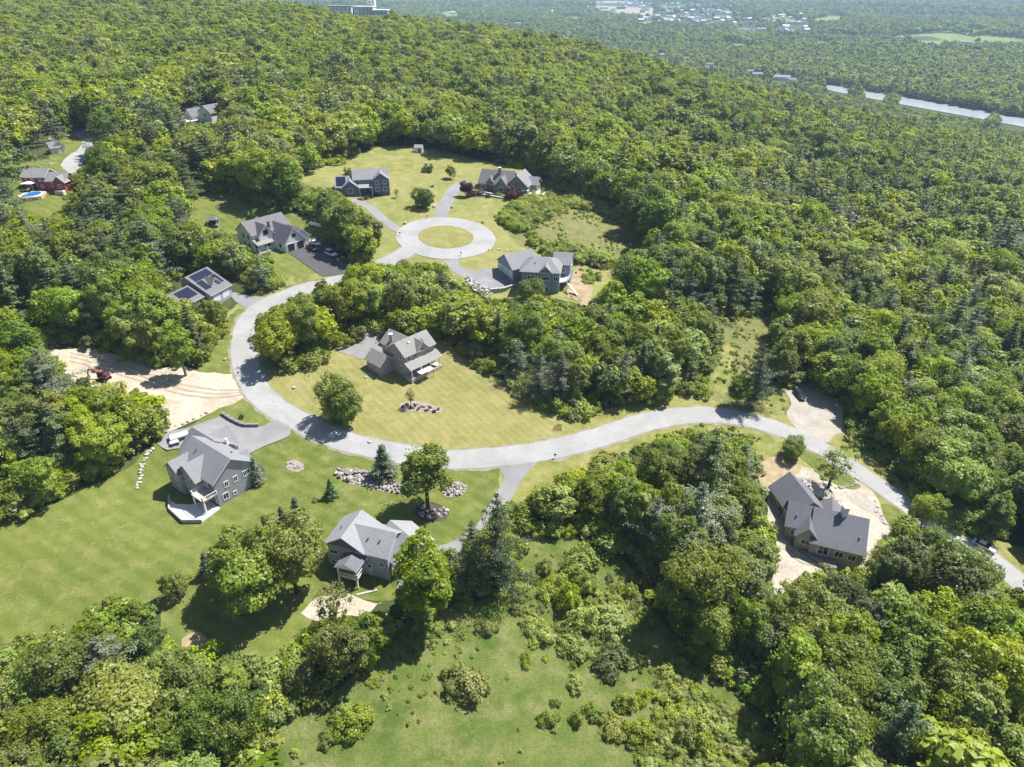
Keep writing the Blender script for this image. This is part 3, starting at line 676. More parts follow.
# covered balcony roof edge posts
for x in (.1,3.6):
    p=at(x,7.2)
MB().prism([tuple(at(-.5,4.6)),tuple(at(-1.2,9.0)),tuple(at(1.8,11.2)),tuple(at(7.2,10.8)),tuple(at(11.0,8.6)),tuple(at(11.0,6.7)),tuple(at(9.9,4.6))],h.zb-2.6,h.zb-.15).build('patio',M['whitedeck'],h.r)
pw=MB(); pp=[at(-1.2,9.0),at(1.8,11.3),at(7.2,10.9),at(11.1,8.7)]
for s_,e_ in zip(pp[:-1],pp[1:]):
    dd=e_-s_; nn=np.array([-dd[1],dd[0]])/np.linalg.norm(dd)*.18; pw.prism([tuple(s_-nn),tuple(e_-nn),tuple(e_+nn),tuple(s_+nn)],h.zb-2.8,h.zb+.35)
pw.build('patio_wall',M['conc_block'],h.r)
h.done(); A_at=at
# --- C: brown house
h=House('house','brown low house with dark charcoal roof and white chimney in a sand yard',(64.5,110),-7.0,'tanwall','roof_char')
d=np.array([.928,-.372]); n=np.array([-.372,-.928]); R0=np.array([58.9,111.6]); at=lambda x,y: R0+d*x+n*y
k=h.block(R0,at(14.6,0),3.9,3.9,4.0,7.0); kr=h.block(at(5.0,.35),at(14.8,.35),4.0,6.2,4.0,7.25,zel=4.2,zer=3.3)
kg=h.block(at(4.1,1.5),at(4.1,5.8),2.0,2.0,3.6,5.9)
kl=h.block(np.array([62.1,120.9]),np.array([63.5,111.5]),3.9,4.0,3.9,7.2)
kb=h.block(at(8.5,-2.0),at(8.5,-6.2),2.8,2.8,3.2,5.6,roofmat=M['roof_mid'])
h.window(k,'R',1.6,1.5,1.1,1.5); h.window(k,'R',1.6+1.25,1.5,1.1,1.5) if False else None
h.window(kg,'B',0,1.4,2.0,1.5,1); h.window(kr,'R',2.6,.6,2.2,2.2,1); h.window(kr,'R',5.6,.8,1.8,1.6,1); h.window(kr,'R',8.0,.8,1.6,1.6,1)
h.window(k,'A',0,1.4,1.6,1.5); h.window(kl,'R',3,1.5,1.2,1.4); h.window(kl,'R',5.6,1.0,2.2,2.0,1); h.window(kl,'A',1.5,1.5,1.0,1.4); h.window(kl,'A',-1.5,1.5,1.0,1.4)
h.gdoor(kl,'L',2.2,2.6,2.3,.2); h.gdoor(kl,'L',5.6,2.6,2.3,.2); h.door(kb,'B',0,.2,1.1,2.1)
h.window(k,'L',12.5,1.2,1.2,1.4); h.vent(kr,'R',8.6,.55); h.vent(k,'R',1.5,.5)
cpos=at(10.3,.5); h.chimney(cpos,4.5,9.3,1.0,1.3,'trim','trim')
MB().prism([tuple(at(-1.0,3.95)),tuple(at(3.4,3.95)),tuple(at(3.4,6.6)),tuple(at(10.5,9.2)),tuple(at(10.5,6.8)),tuple(at(5.2,6.0)),tuple(at(2.0,5.4)),tuple(at(-1.0,5.4))],h.zb-2.2,h.zb+.18).build('terrace',M['conc_dark'],h.r)
h.done(); C_at=at
# --- D: tan house with porch
h=House('house','tan two storey house with long covered porch over the dry striped lawn',(-28,158),7.3,'creamwall','roof_warm')
d=np.array([.679,.734]); n=np.array([.734,-.679]); R0=np.array([-29.6,154.2]); at=lambda x,y: R0+d*x+n*y
k=h.block(R0,at(9.9,0),3.4,3.4,5.9,8.4)
kd=h.block(at(5.6,.4),at(5.6,3.7),1.7,1.7,6.1,7.9); 
kdr=h.block(at(7.6,1.5),at(9.5,1.5),1.0,2.0,6.0,7.6)
kb=h.block(at(4.8,-1),at(4.8,-8.2),3.1,3.1,5.4,7.8)
kgar=h.block(at(-1.9,-7.4),at(-1.9,-1.6),2.3,2.3,3.0,4.9)
kp=h.block(at(-.3,3.42),at(10.2,3.42),.05,2.4,2.7,3.9,zel=3.88,zer=2.75,walls=False,oh=.15,oe=.2)
for x in (.2,3.3,6.5,9.6): p=at(x,5.6); MB().box(p[0]-.13,p[0]+.13,p[1]-.13,p[1]+.13,h.zb-1.5,h.zb+2.7).build('column',h.trim,h.r)
MB().prism([tuple(at(-.3,3.42)),tuple(at(-.3,5.9)),tuple(at(10.2,5.9)),tuple(at(10.2,3.42))],h.zb-1.8,h.zb+.15).build('porch_floor',M['deck'],h.r)
for u in (1.3,3.2): h.window(k,'R',u,4.1,1.2,1.3)
h.window(k,'R',8.6,4.1,1.6,1.3,2); h.window(kd,'B' if False else 'B',0,5.2,1.8,1.3,2)
for u in (1.6,5.6,7.4,9.0): h.window(k,'R',u,.7,1.2,1.7)
h.door(k,'R',3.6,.2,1.1,2.1)
for u in (-1.6,.9): h.window(k,'A',u,4.2,.9,1.3,0); h.window(k,'A',u,1.0,.9,1.4,0)
for u in (1.5,4.0): h.window(kgar,'R',u,1.1,1.2,1.1)
h.gdoor(kgar,'A',0,3.6,2.3,.1,'doorwhite'); h.window(kb,'L',4.5,3.6,1.2,1.3); h.window(kb,'R',4.5,3.6,1.2,1.3); h.window(k,'B',0,4.0,1,1.3)
h.vent(k,'R',3.0,.3); h.chimney(at(2.6,-5.2),5,8.2,.8,.8,'creamwall','trim')
h.done(); D_at=at
# --- E: blue grey house with three garage doors
h=House('house','slate blue house with wide grey roof and three white garage doors by the circle',(7,209),12.4,'slatewall','roof_grey',z0=-4)
dg=np.array([.88,.47]); 
kga=h.block(np.array([-2.2,209.9]),np.array([6.4,214.6]),5.1,5.1,3.3,6.6)
k=h.hip((9.6,206.9),-.14,6.0,5.8,3.9,7.0)
kf=h.block(np.array([11.6,207.5]),np.array([10.4,200.9]),2.0,2.0,4.0,6.0)
kr=h.block(np.array([14.0,212.3]),np.array([19.4,211.1]),3.6,3.8,4.2,6.6)
for u in (3.4,.0,-3.4): h.gdoor(kga,'A',u,2.7,2.3,.05)
for u in (-1.2,0,1.2): h.window(k,'R',3.6+u,1.3,1.0,1.5,0)
h.window(kf,'B',0,1.3,2.4,1.4,2); h.window(kf,'B',0,-2.6,2.2,1.9,1); h.window(k,'R',3.6,-2.2,2.0,1.3,1)
h.window(kr,'B',0,1.2,2.4,1.5,2); h.window(k,'R',10.9,1.2,1.4,1.6,1); h.window(kga,'R',4.5,1.2,1.3,1.3); h.window(kr,'R',3.6,1.2,1.4,1.5)
q=[np.array(p) for p in ((13.6,201.3),(17.4,203.0),(18.8,207.2),(15.0,207.0))]
h.deck(q,.2,posts=[q[0],q[1],q[2]],rail=[q[0],q[1],q[2]],mat='whitedeck')
st=MB()
for i in range(9): st.box(17.6+i*.32,18.2+i*.32,201.2-i*.25,202.4-i*.25,h.zb-.1-.33*(i+1),h.zb+.1-.33*(i+1))
st.build('stair',h.trim,h.r); h.vent(k,'R',4,.4)
h.done()
# --- H: white farmhouse
h=House('house','white farmhouse with dark grey gables and three black garage doors',(-80,224),17.6,'whitewall','roof_mid')
d=np.array([.64,.77]); n=np.array([.77,-.64]); R0=np.array([-88.6,219.6]); at=lambda x,y: R0+d*x+n*y
k=h.block(R0,at(14.6,0),4.3,4.6,5.6,8.8)
kf=h.block(at(4.2,0),at(4.2,6.2),2.6,2.6,5.2,8.2,roofmat=M['roof_char'])
kg=h.block(at(9.8,2.0),at(9.8,13.6),3.6,3.6,3.2,7.4,roofmat=M['roof_char'])
ks=h.block(at(13.6,4.0),at(13.6,11.8),3.2,3.2,3.0,5.8)
kp=h.block(at(-.2,4.62),at(6.6,4.62),.05,3.0,2.6,3.8,zel=3.78,zer=2.6,walls=False,oh=.1,oe=.2,roofmat=M['roof_warm'])
for x in (.2,3.2,6.2): p=at(x,7.4); MB().box(p[0]-.12,p[0]+.12,p[1]-.12,p[1]+.12,h.zb-1.2,h.zb+2.6).build('column',h.trim,h.r)
MB().prism([tuple(at(-.2,4.62)),tuple(at(-.2,7.6)),tuple(at(6.6,7.6)),tuple(at(6.6,4.62))],h.zb-1.5,h.zb+.12).build('porch_floor',M['concrete'],h.r)
for u in (1.9,-1.7): h.gdoor(kg,'B',u,2.6,2.4,.05,'doorblack')
h.gdoor(ks,'B',0,2.6,2.4,.05,'doorblack')
bf=M['doorblack']
for u in (-2.2,.6): h.window(k,'A',u,3.6,.9,1.4,0,frame=bf); h.window(k,'A',u,.9,.9,1.4,0,frame=bf)
h.window(kf,'B',0,5.0,1.8,1.6,1,frame=bf); h.window(kg,'B',0,4.4,1.3,1.1,1,frame=bf)
for u in (1.2,4.8): h.window(k,'R',u,.8,1.2,1.7,1,frame=bf)
h.door(k,'R',3.0,.2,1.2,2.2); h.window(kg,'L' ,9.0,1.0,1.2,1.4,1,frame=bf); h.window(kg,'R',8.5,1.0,1.2,1.4,1,frame=bf); h.window(kf,'B',0,1.0,2.2,1.6,1,frame=bf)
h.chimney(at(7.2,3.8),4,8.2,.8,.8,'darkshake','metal')
MB().prism([tuple(at(-1.0,-4.3)),tuple(at(-6.2,-3.0)),tuple(at(-6.0,1.5)),tuple(at(-.4,1.0))],h.zb-.6,h.zb+.35).build('patio',M['whitedeck'],h.r)
h.done()
# --- F: stone house
h=House('house','stone fronted house with grey gabled roof and red leaved garden beds',(-3.2,288.5),19.2,'stonewall','roof_mid',math.atan2(-.30,.95))
k=h.block((-9.5,0),(4.5,0),5,5,3.4,7.6,True); kr=h.block((7,6),(7,-5.2),4.4,4.4,3.4,7.4,True,roofmat=M['roof_grey'])
kf=h.block((.8,0),(.8,-6.6),2.4,2.4,3.4,6.4,True); kd=h.block((-4.6,-1.5),(-4.6,-5.0),1.3,1.3,4.0,5.9,True); kx=h.block((10.0,3.2),(14.0,3.2),3,3,3.0,5.2,True,roofmat=M['roof_grey'])
kn=h.block((-10.5,1.5),(-8.0,1.5),3.4,3.4,3.0,6.0,True)
for u in (-1.4,1.4): h.window(kr,'B',u,1.0,1.4,1.6)
h.window(kr,'L',8.4,1.0,1.6,1.7,1); h.window(kr,'L',6.0,1.0,1.6,1.7,1)
h.window(kf,'B',0,.8,2.0,1.8,1); h.window(kd,'B',0,4.0,1.0,1.1,0); h.window(k,'R',2.0,1.0,1.6,1.5); h.window(k,'R',7.8,1.0,1.6,1.5); h.door(k,'R',5.6,.2,1.2,2.1)
h.window(k,'A',0,1.2,1.4,1.4); h.window(kx,'B',0,.8,2.2,1.6,1)
h.chimney(h.w(-1.6,-1.2),5,9.0,1.1,1.1,'stonewall','trim')
MB().prism([tuple(h.w(*p)) for p in ((11.6,-5.5),(15.5,-6),(18,-3),(17.5,2),(14.2,5),(11.6,3))],h.zb-2.0,h.zb+.1).build('patio',M['whitedeck'],h.r)
h.done(); F_w=h.w
# --- G: blue house with solar panels
h=House('house','dark blue house with pale roof and solar panels on its low garage wing',(-58.3,277),22.0,'bluewall','roof_grey',math.atan2(.18,.98))
k=h.block((-5,0),(8.5,0),4.5,4.5,5.4,8.2,True); kf=h.block((5.6,1),(5.6,-6.4),3.2,3.2,5.4,7.8,True)
kg=h.block((-12,-1.2),(-4.0,-1.2),4.6,4.6,3.0,6.0,True); kq=h.block((-6.4,-1.5),(-6.4,-7.6),3.2,3.2,3.0,5.6,True)
h.solar(kg,'R',.4,4.0,.08,.92,4,3)
kp=h.block((-3.1,-4.55),(2.3,-4.55),.05,3.2,2.6,3.6,True,zel=3.58,zer=2.7,walls=False,oh=.1,oe=.1,roofmat=M['roof_pale'])
for x in (-2.8,2.0): p=h.w(x,-7.5); MB().box(p[0]-.12,p[0]+.12,p[1]-.12,p[1]+.12,h.zb-1,h.zb+2.65).build('column',h.trim,h.r)
h.window(kq,'B',0,.8,2.0,1.9,1)
for u in (-1.5,1.5): h.window(kf,'B',u,3.6,1.5,1.4); h.window(kf,'B',u,.9,1.5,1.6)
for u in (2.9,4.6,6.3): h.window(k,'R',u,4.1,1.0,1.1,0)
h.door(k,'R',5.2,.2,1.2,2.1); h.window(kf,'L',4,3.6,1.3,1.4); h.window(k,'B',0,3.6,1.3,1.4); h.window(kq,'R',3.8,1,1.2,1.3); h.window(kf,'R',4,.9,1.3,1.5)
h.done(); G_w=h.w
# --- I: house with solar roof
zb=15.0; h=House('house','low blue grey house covered in dark solar panels beside the road bend',(-90,186),zb,'bluegrey','roof_mid')
T=lambda u,v,hh: Pz(134+u*.1173,250+v*.1173,zb+hh)
ra,rb=T(440,235,7.2),T(555,180,7.2)
ea=T(620,400,3.0); d=(rb-ra)/np.linalg.norm(rb-ra); n=np.array([d[1],-d[0]]); w=float(np.dot(ea-ra,n))
w=min(max(w,7.0),11.5)
k=h.block(ra,ra+d*8.2,2.2,w,3.0,7.2,zel=6.0,zer=3.0)
k2=h.block(ra-d*8.4-d*.2+n*1.0,ra-d*.45+n*1.0,2.4,w*.62,3.0,5.2,zel=4.0,zer=2.8)
kd=h.block(ra+d*4.4+n*w*.35,ra+d*4.4+n*(w*.78),1.5,1.5,4.6,6.2)
h.solar(k,'R',.7,7.6,.05,.34,5,2); h.solar(k,'R',.5,2.7,.37,.78,2,3); h.solar(k,'R',6.1,7.8,.37,.78,1,3); h.solar(k2,'R',1.6,7.0,.1,.78,5,3)
h.gdoor(k,'R',2.2,2.5,2.1,.1); h.gdoor(k,'R',5.8,2.5,2.1,.1); h.window(kd,'B',0,4.6,1.4,1.0)
h.window(k,'A',-3,1.0,1.4,1.4); h.window(k,'A',-5.5,1.0,1.4,1.4); h.window(k2,'R',2.5,.9,1.6,1.3); h.door(k2,'R',6.5,.1); h.window(k,'B',-4,1.2,1.3,1.3); h.window(k2,'A',0,1,1.3,1.3)
h.done()
# --- J: red house
p=hitv([(50,190)])[0]; h=House('house','red clapboard house with grey roof behind the blue swimming pool',p[:2],float(p[2])+.2,'redwall','roof_grey',-.06)
h.c=h.c+np.array([0,2.6])
k=h.block((-8.4,0),(.2,0),3.4,3.4,4.6,6.6,True); k2=h.block((.2,-.4),(7.4,-.4),3.4,3.3,3.4,5.6,True); kf=h.block((5.8,0),(5.8,-4.6),1.9,1.9,3.3,5.0,True)
for u in (1.4,3.8,6.6): h.window(k,'R',u,2.9,1.0,1.1)
for u in (1.4,6.8): h.window(k,'R',u,.6,1.0,1.3)
h.door(k,'R',4.2,.2,1.8,2.0,'glass'); h.window(kf,'B',0,1.0,1.6,1.4,1); h.window(k2,'R',2.2,1.2,1.0,1.2); h.window(k,'A',0,2.8,1,1.2); h.window(k2,'B',-1.5,1.2,1.1,1.2)
h.chimney(h.w(-7.4,.4),5,7.6,.7,.7,'redwall','metal')
MB().prism([tuple(h.w(*q)) for q in ((4.4,-4.8),(7.6,-4.8),(7.6,-6.4),(4.4,-6.4))],h.zb-1,h.zb+.5).build('deck',M['whitedeck'],h.r)
h.done(); J_w=h.w; J_z=h.zb
# --- K, L
p=hitv([(56.5,152)])[0]; h=House('house','small white gabled house beside the bend in the lane',p[:2],float(p[2])+.2,'whitewall','roof_grey',-.75)
k=h.block((-2.6,.8),(2.6,.8),2.1,2.1,2.5,4.4,True); kf=h.block((1.4,.8),(1.4,-2.6),1.4,1.4,2.4,4.0,True)
h.window(kf,'B',0,.8,1.1,1.2); h.window(k,'B',0,.9,1.2,1.2); h.window(k,'R',1.2,.9,.9,1.0); h.door(k,'B',-1.3,.1,.8,1.9); h.done()
p=hitv([(206,120)])[0]; h=House('house','pale house with two grey gables deep in the upper woods',p[:2],float(p[2])-.6,'whitewall','roof_mid',-.35)
k=h.block((3.6,-4),(4.6,5),4.2,4.2,5.0,8.0,True); k2=h.block((-7.5,-3.5),(-5.5,3),3.6,3.6,3.0,5.8,True); k3=h.block((-4.5,1.5),(2,2.0),2.6,2.6,3.4,5.2,True)
h.window(k,'A',0,3,1.6,1.4); h.window(k,'A',2,.8,1.4,1.4); h.window(k,'L',4,2.6,1.2,1.4); h.gdoor(k2,'A',0,4,2.3,.1); h.window(k3,'R',3,1,1.4,1.3); h.window(k,'R',5,2.6,1.2,1.4); h.done()
# ---------------------------------------------------------------- small things
M['rock']=soil('rock',(.2,.19,.185),(.33,.315,.3),(.47,.45,.43),1.1,.6)
M['rock_pale']=soil('pale_rock',(.38,.36,.33),(.5,.48,.45),(.6,.58,.55),1.1,.6)
M['rubber']=plain('rubber',(.02,.02,.02),.8)
M['paint_white']=plain('white_paint',(.78,.79,.8),.25,.03,1,0,.5)
M['paint_black']=plain('black_paint',(.022,.022,.026),.22,.05,1,0,.5)
M['paint_grey']=plain('dark_paint',(.06,.065,.075),.25,.05,1,0,.5)
M['orange']=plain('orange_paint',(.3,.075,.04),.45,.1)
M['wood_warm']=plain('warm_deck',(.5,.38,.30),.75,.15,1.5)
M['canvas']=plain('white_canvas',(.8,.8,.78),.7,.04)
t=NT('pool_water'); M['pool']=t.bsdf((.02,.17,.5),.08,t.bump(t.noise(t.pos(),2.5,3),.3,.1),0,.5)
M['lamp']=plain('lamp_glass',(.8,.8,.75),.15,.02)
def rockmesh(seed):
    r=np.random.default_rng(seed); bm=bmesh.new(); bmesh.ops.create_icosphere(bm,subdivisions=2,radius=.5)
    a=r.normal(0,1,(5,3)); a/=np.linalg.norm(a,axis=1)[:,None]; o=r.uniform(.28,.42,5)
    for v in bm.verts:
        p=np.array(v.co)
        for k in range(5):
            d=p@a[k]-o[k]
            if d>0: p=p-a[k]*d*.9
        p=p*(1+r.normal(0,.03)); v.co=p*np.array([1.15,.9,.72])
    me=bpy.data.meshes.new('rock'); bm.to_mesh(me); bm.free(); me.materials.append(M['rock'] if seed%3 else M['rock_pale']); return me
ROCKS=[rockmesh(i) for i in range(7)]
def rock(x,y,s,label,group,up=.2,pale=None):
    me=ROCKS[int(rng.integers(7))] if pale is None else ROCKS[3*int(rng.integers(3))]
    o=link('rock',me); o.location=(x,y,float(zf(x,y))+up*s); o.rotation_euler=(rng.normal(0,.3),rng.normal(0,.3),rng.uniform(0,6.28)); k=s*rng.uniform(.8,1.2,3); o.scale=tuple(map(float,k))
    return tag(o,label,'rock',group)
def rocks_in(P,n,s0,s1,label,group,up=.2,pile=0,pale=None):
    W=hitv(catmull(P,True,4))[:,:2]; lo,hi=W.min(0),W.max(0); c=[]; tries=0
    while len(c)<n and tries<9000:
        tries+=1; p=rng.uniform(lo,hi)
        if not inpoly(np.array([p[0]]),np.array([p[1]]),W)[0]: continue
        s=rng.uniform(s0,s1)
        if all(math.hypot(p[0]-a[0],p[1]-a[1])>.36*(s+a[2]) for a in c): c.append((p[0],p[1],s))
    for a in c: rock(a[0],a[1],a[2],label,group,up+(rng.uniform(0,pile)),pale)
def rocks_line(P,n,s0,s1,label,group,jit=.25,pale=None):
    W=resample(hitv(P)[:,:2],.3,False)
    for i in range(n):
        p=W[int((i+rng.uniform(0,.8))/n*(len(W)-1))]+rng.normal(0,jit,2); rock(p[0],p[1],rng.uniform(s0,s1),label,group,.2,pale)
sheet('rock_bed',[(336,473),(352,469),(375,473),(395,482),(410,490),(400,494),(372,489),(345,482)],.10,M['bedgravel'],'stony bed under the long rock pile',keep=False,rough=.2)
sheet('rock_bed',[(442,489),(455,482),(467,487),(462,496),(446,497)],.10,M['bedgravel'],'stony bed under the short rock pile',keep=False,rough=.2)
rocks_in([(337,473),(352,470),(375,474),(395,483),(408,490),(398,493),(372,488),(345,481)],112,.45,1.15,'angular grey rock in the long pile between road and blue house','rocks in the long pile',.2,.5)
rocks_in([(443,489),(455,483),(466,487),(460,495),(447,496)],36,.45,1.0,'angular grey rock in the short pile right of the dark lawn tree','rocks in the short pile',.2,.4)
sheet('stone_circle_bed',[(285,465),(290,460),(299,461),(305,467),(300,472),(289,471)],.10,M['bedgravel'],'round gravel bed on the lawn',keep=False,rough=.15)
rocks_in([(286,465),(290,461),(297,462),(300,468),(292,469)],15,.35,.8,'small rock in the round gravel bed on the lawn','rocks in the round bed')
sheet('mulch_bed',[(412,512),(424,502),(438,504),(449,512),(444,520),(425,521)],.10,M['mulch'],'mulched bed with stones around the dark lawn tree',keep=False,rough=.15)
rocks_in([(418,514),(428,511),(444,508),(447,515),(430,519)],16,.5,1.1,'pale rock in the mulched bed under the dark lawn tree','rocks under the dark lawn tree')
sheet('rock_bed',[(399,405),(412,401),(432,405),(444,410),(438,413),(418,412),(402,410)],.10,M['bedgravel'],'narrow stone bed on the dry lawn',keep=False,rough=.1)
rocks_in([(402,406),(412,403),(430,406),(440,410),(420,411)],16,.5,.9,'rock in the narrow stone bed on the dry lawn','rocks in the narrow bed')
rocks_line([(152,449),(144,460),(141,474),(137,489)],24,.5,.95,'pale boulder in the low stone row beside the left lawn edge','boulders in the low stone row',.2,1)
rocks_line([(2,512),(20,503),(38,497)],14,.5,.9,'pale boulder along the shaded top left edge of big lawn','boulders along the shaded lawn edge',.25,1)
rocks_line([(150,432),(170,428),(190,421),(212,411)],9,.5,.95,'stone along the bank between dirt track and grey driveway','stones on the track bank',.3,1)
rocks_in([(468,277),(478,284),(492,292),(491,296),(478,293),(466,283)],52,.6,1.3,'broken rock on the steep bank below the slate blue house driveway','rocks on the steep bank',.15,.2)
rocks_line([(489,250),(498,250),(510,251),(522,253)],9,.7,1.0,'white stone in the row between circle and slate blue house','white stones in a row',.05,1)
for q,l in (((434,207),'boulder left of the straight driveway at the circle'),((452,208),'pale boulder right of the straight driveway at the circle'),((483,223),'boulder on the lawn edge right of the turning circle'),((405,224),'small boulder at the upper left edge of the turning circle'),((370,443),'small boulder on the grass by the lone road side pine'),((213,344),'boulder on the grass strip at the woods edge'),((225,360),'white boulder on the grass strip near the road'),((286,284),'boulder in the small lawn corner by the black driveway'),((294,388),'flat stone on the dry lawn next to the road')):
    p=hitv([q])[0]; rock(p[0],p[1],1.5 if 'circle' in l else 1.0,l,None,.25,1)
rocks_line([(822,484),(838,488),(852,486),(858,480)],16,.5,1.0,'stone along the curved bed behind the brown house','stones edging the curved bed',.3,1)
rocks_line([(876,502),(876,512),(884,522),(892,531)],15,.5,1.0,'pale stone edging the sliver of lawn by brown house','pale edging stones',.25,1)
rocks_line([(365,378),(372,374),(376,370)],7,.4,.8,'stone step beside the tan house','stone steps',.15,1)
rocks_in([(566,293),(578,298),(592,306),(586,308),(572,300)],10,.6,1.1,'dark boulder on the bare slope below slate blue house','boulders on the bare slope')
# walls
def wall(name,P,th,h0,h1,mat,label,cap=None):
    W=resample(hitv(P),1.5,False); e=empty(name,W[len(W)//2],label,'wall')
    b=MB(); c=MB()
    for s_,q in zip(W[:-1],W[1:]):
        d=(q-s_)[:2]; n=np.array([-d[1],d[0]])/np.linalg.norm(d)*th/2
        pl=[tuple(s_[:2]-n),tuple(q[:2]-n),tuple(q[:2]+n),tuple(s_[:2]+n)]
        z=max(s_[2],q[2]); b.prism(pl,z-h0,z+h1)
        n2=n*1.35; c.prism([tuple(s_[:2]-n2),tuple(q[:2]-n2),tuple(q[:2]+n2),tuple(s_[:2]+n2)],z+h1+.003,z+h1+.12)
    b.build('blocks',mat,e); c.build('coping',cap or mat,e); return e
wall('retaining_wall',[(222,415),(231,421),(243,427),(259,427)],.45,1.,.75,M['conc_dark'],'dark curved retaining wall beside the wide grey driveway')
wall('retaining_wall',[(490,292),(503,291),(518,286)],.6,3.6,.9,M['conc_block'],'pale block retaining wall below the slate blue house driveway')
for k_,(dy,l) in enumerate(((-9.0,'upper low white garden wall before the stone house'),(-11.6,'lower low white garden wall before the stone house'))):
    pts=[F_w(-11,dy),F_w(-4,dy-.4),F_w(3.5,dy)]; px_,py_,_=proj([p[0] for p in pts],[p[1] for p in pts],zf([p[0] for p in pts],[p[1] for p in pts])); wall('garden_wall',list(zip(px_,py_)),.5,.6,.55,M['rock_pale'],l,M['concrete'])
wall('garden_wall',[(531,191),(536,194),(537,199),(533,203)],.5,.5,.7,M['concrete'],'short curved pale wall right of the stone house patio')
# vehicles
def car(px,ang,paint,label,Lc=4.8,Wc=1.9,Hc_=1.62,kind='suv',cat='car'):
    p=hitv([px])[0]; z=p[2]+.16; e=empty('parked_car',(p[0],p[1],z),label,cat,None,ang); pm=M[paint]; hw=Wc/2
    if kind=='pickup': prof=[(-.5,.45),(-.5,.98),(-.12,1.0),(-.1,1.0),(.16,1.0),(.46,.95),(.5,.8),(.5,.42)]; cab=[(-.12,.98),(-.09,Hc_+.12),(.12,Hc_+.12),(.24,.98)]
    elif kind=='sedan': prof=[(-.5,.42),(-.5,.9),(-.3,.98),(.18,.95),(.46,.82),(.5,.68),(.5,.36)]; cab=[(-.38,.94),(-.22,Hc_-.12),(.05,Hc_-.12),(.24,.93)]
    else: prof=[(-.5,.42),(-.5,1.0),(-.46,1.05),(.22,1.02),(.46,.93),(.5,.8),(.5,.4)]; cab=[(-.48,1.0),(-.42,Hc_+.08),(.06,Hc_+.08),(.25,1.0)]
    b=MB(); sec=lambda y:[np.array([x*Lc,y,zz]) for x,zz in prof]+[np.array([.42*Lc,y,.3]),np.array([-.42*Lc,y,.3])]
    b.extr([np.array([x*Lc,0,zz]) for x,zz in prof]+[np.array([.42*Lc,0,.3]),np.array([-.42*Lc,0,.3])],(0,-hw,0),(0,hw,0)); b.build('body',pm,e,True,bevel=.09)
    g=MB(); n=len(cab); lo=[(x*Lc,z_) for x,z_ in cab]; v=[]
    for y0,s_ in ((-1,1),(1,1)):
        for i,(x,z_) in enumerate(lo): ins=.93 if i in (0,n-1) else .76; v.append((x,y0*hw*ins,z_))
    g.add(v,[tuple(range(n))[::-1],tuple(range(n,2*n))]+[(i,(i+1)%n,n+(i+1)%n,n+i) for i in range(n)]); cb=g.build('windows' if False else 'cabin_glass',M['glass'],e,True)
    r_=MB(); x0,x1=lo[1][0],lo[2][0]; r_.box(x0-.04,x1+.04,-hw*.77,hw*.77,lo[1][1]-.02,lo[1][1]+.06); r_.build('roof',pm,e,True,bevel=.03)
    for sx in (-.31,.31):
        for sy in (-1,1):
            w_=MB(); w_.tube((sx*Lc,sy*(hw-.2),.34),(sx*Lc,sy*(hw+.02),.34),.35,n=14); wo=w_.build('wheel',M['rubber'],e,True)
            q=MB(); q.tube((sx*Lc,sy*(hw+.021),.34),(sx*Lc,sy*(hw+.04),.34),.21,n=10); q.build('rim',M['metal'],wo,True)
    for sy in (-1,1): MB().box(.485*Lc,.505*Lc,sy*hw*.72-.17,sy*hw*.72+.17,.62,.76).build('headlight',M['lamp'],e,True)
    return e
hd=math.atan2(-.72,.72)
car((312.5,250),hd,'paint_black','black pickup parked in front of the black garage doors',5.4,1.95,1.65,'pickup')
car((315.5,245),hd,'paint_white','white car parked close behind the black pickup',4.7,1.85,1.5,'sedan')
car((331,255.5),hd+.05,'paint_white','white sport utility car parked alone on the black driveway',4.9,1.95,1.65,'suv')
car((799,397),math.atan2(-1,.25),'paint_black','small black car with shiny roof at the shaded edge of gravel lot',4.3,1.8,1.5,'suv')
car((983,548),math.atan2(-.75,.65),'paint_white','white car on the shaded road partly hidden by trees',4.6,1.85,1.5,'sedan')
# excavator
p=hitv([(104,380)])[0]; e=empty('excavator',p,'small orange excavator with raised boom on the dirt track','excavator',None,math.pi*.97)
for sy in (-1,1):
    b=MB(); sec=[(-1.4,.15),(-1.2,0),(1.2,0),(1.4,.15),(1.4,.5),(1.2,.62),(-1.2,.62),(-1.4,.5)]; b.extr([np.array([x,0,z]) for x,z in sec],(0,sy*.95-.22,0),(0,sy*.95+.22,0)); b.build('track',M['rubber'],e,True)
b=MB(); b.box(-.7,.7,-.72,.72,.3,.8); b.build('undercarriage',M['paint_grey'],e,True)
b=MB(); b.box(-1.5,.9,-.9,.9,.82,1.5); b.build('body',M['orange'],e,True,bevel=.12)
b=MB(); b.box(-1.55,-.7,-.85,.85,1.5,1.95); b.build('engine_cover',M['paint_grey'],e,True,bevel=.1)
b=MB(); b.box(-.5,.8,.0,.85,1.5,2.6); cb=b.build('cab',M['glass'],e,True,bevel=.08); MB().box(-.6,.9,-.05,.9,2.61,2.72).build('roof',M['orange'],cb,True)
b=MB(); b.obox((.8,-.42,1.2),(1.7,0,1.5),(0,.3,0),(-.25,0,.3)); b.obox((2.35,-.42,2.65),(1.3,0,-.35),(0,.3,0),(.08,0,.3)); b.build('boom',M['orange'],e,True)
b=MB(); b.obox((3.5,-.4,2.5),(.35,0,-1.9),(0,.26,0),(.26,0,.05)); b.build('arm',M['orange'],e,True)
b=MB(); b.extr([np.array(q) for q in ((3.75,0,.7),(4.2,0,.75),(4.15,0,.15),(3.8,0,-.0),(3.4,0,.25))],(0,-.65,0),(0,.15,0)); b.build('bucket',M['paint_grey'],e,True)
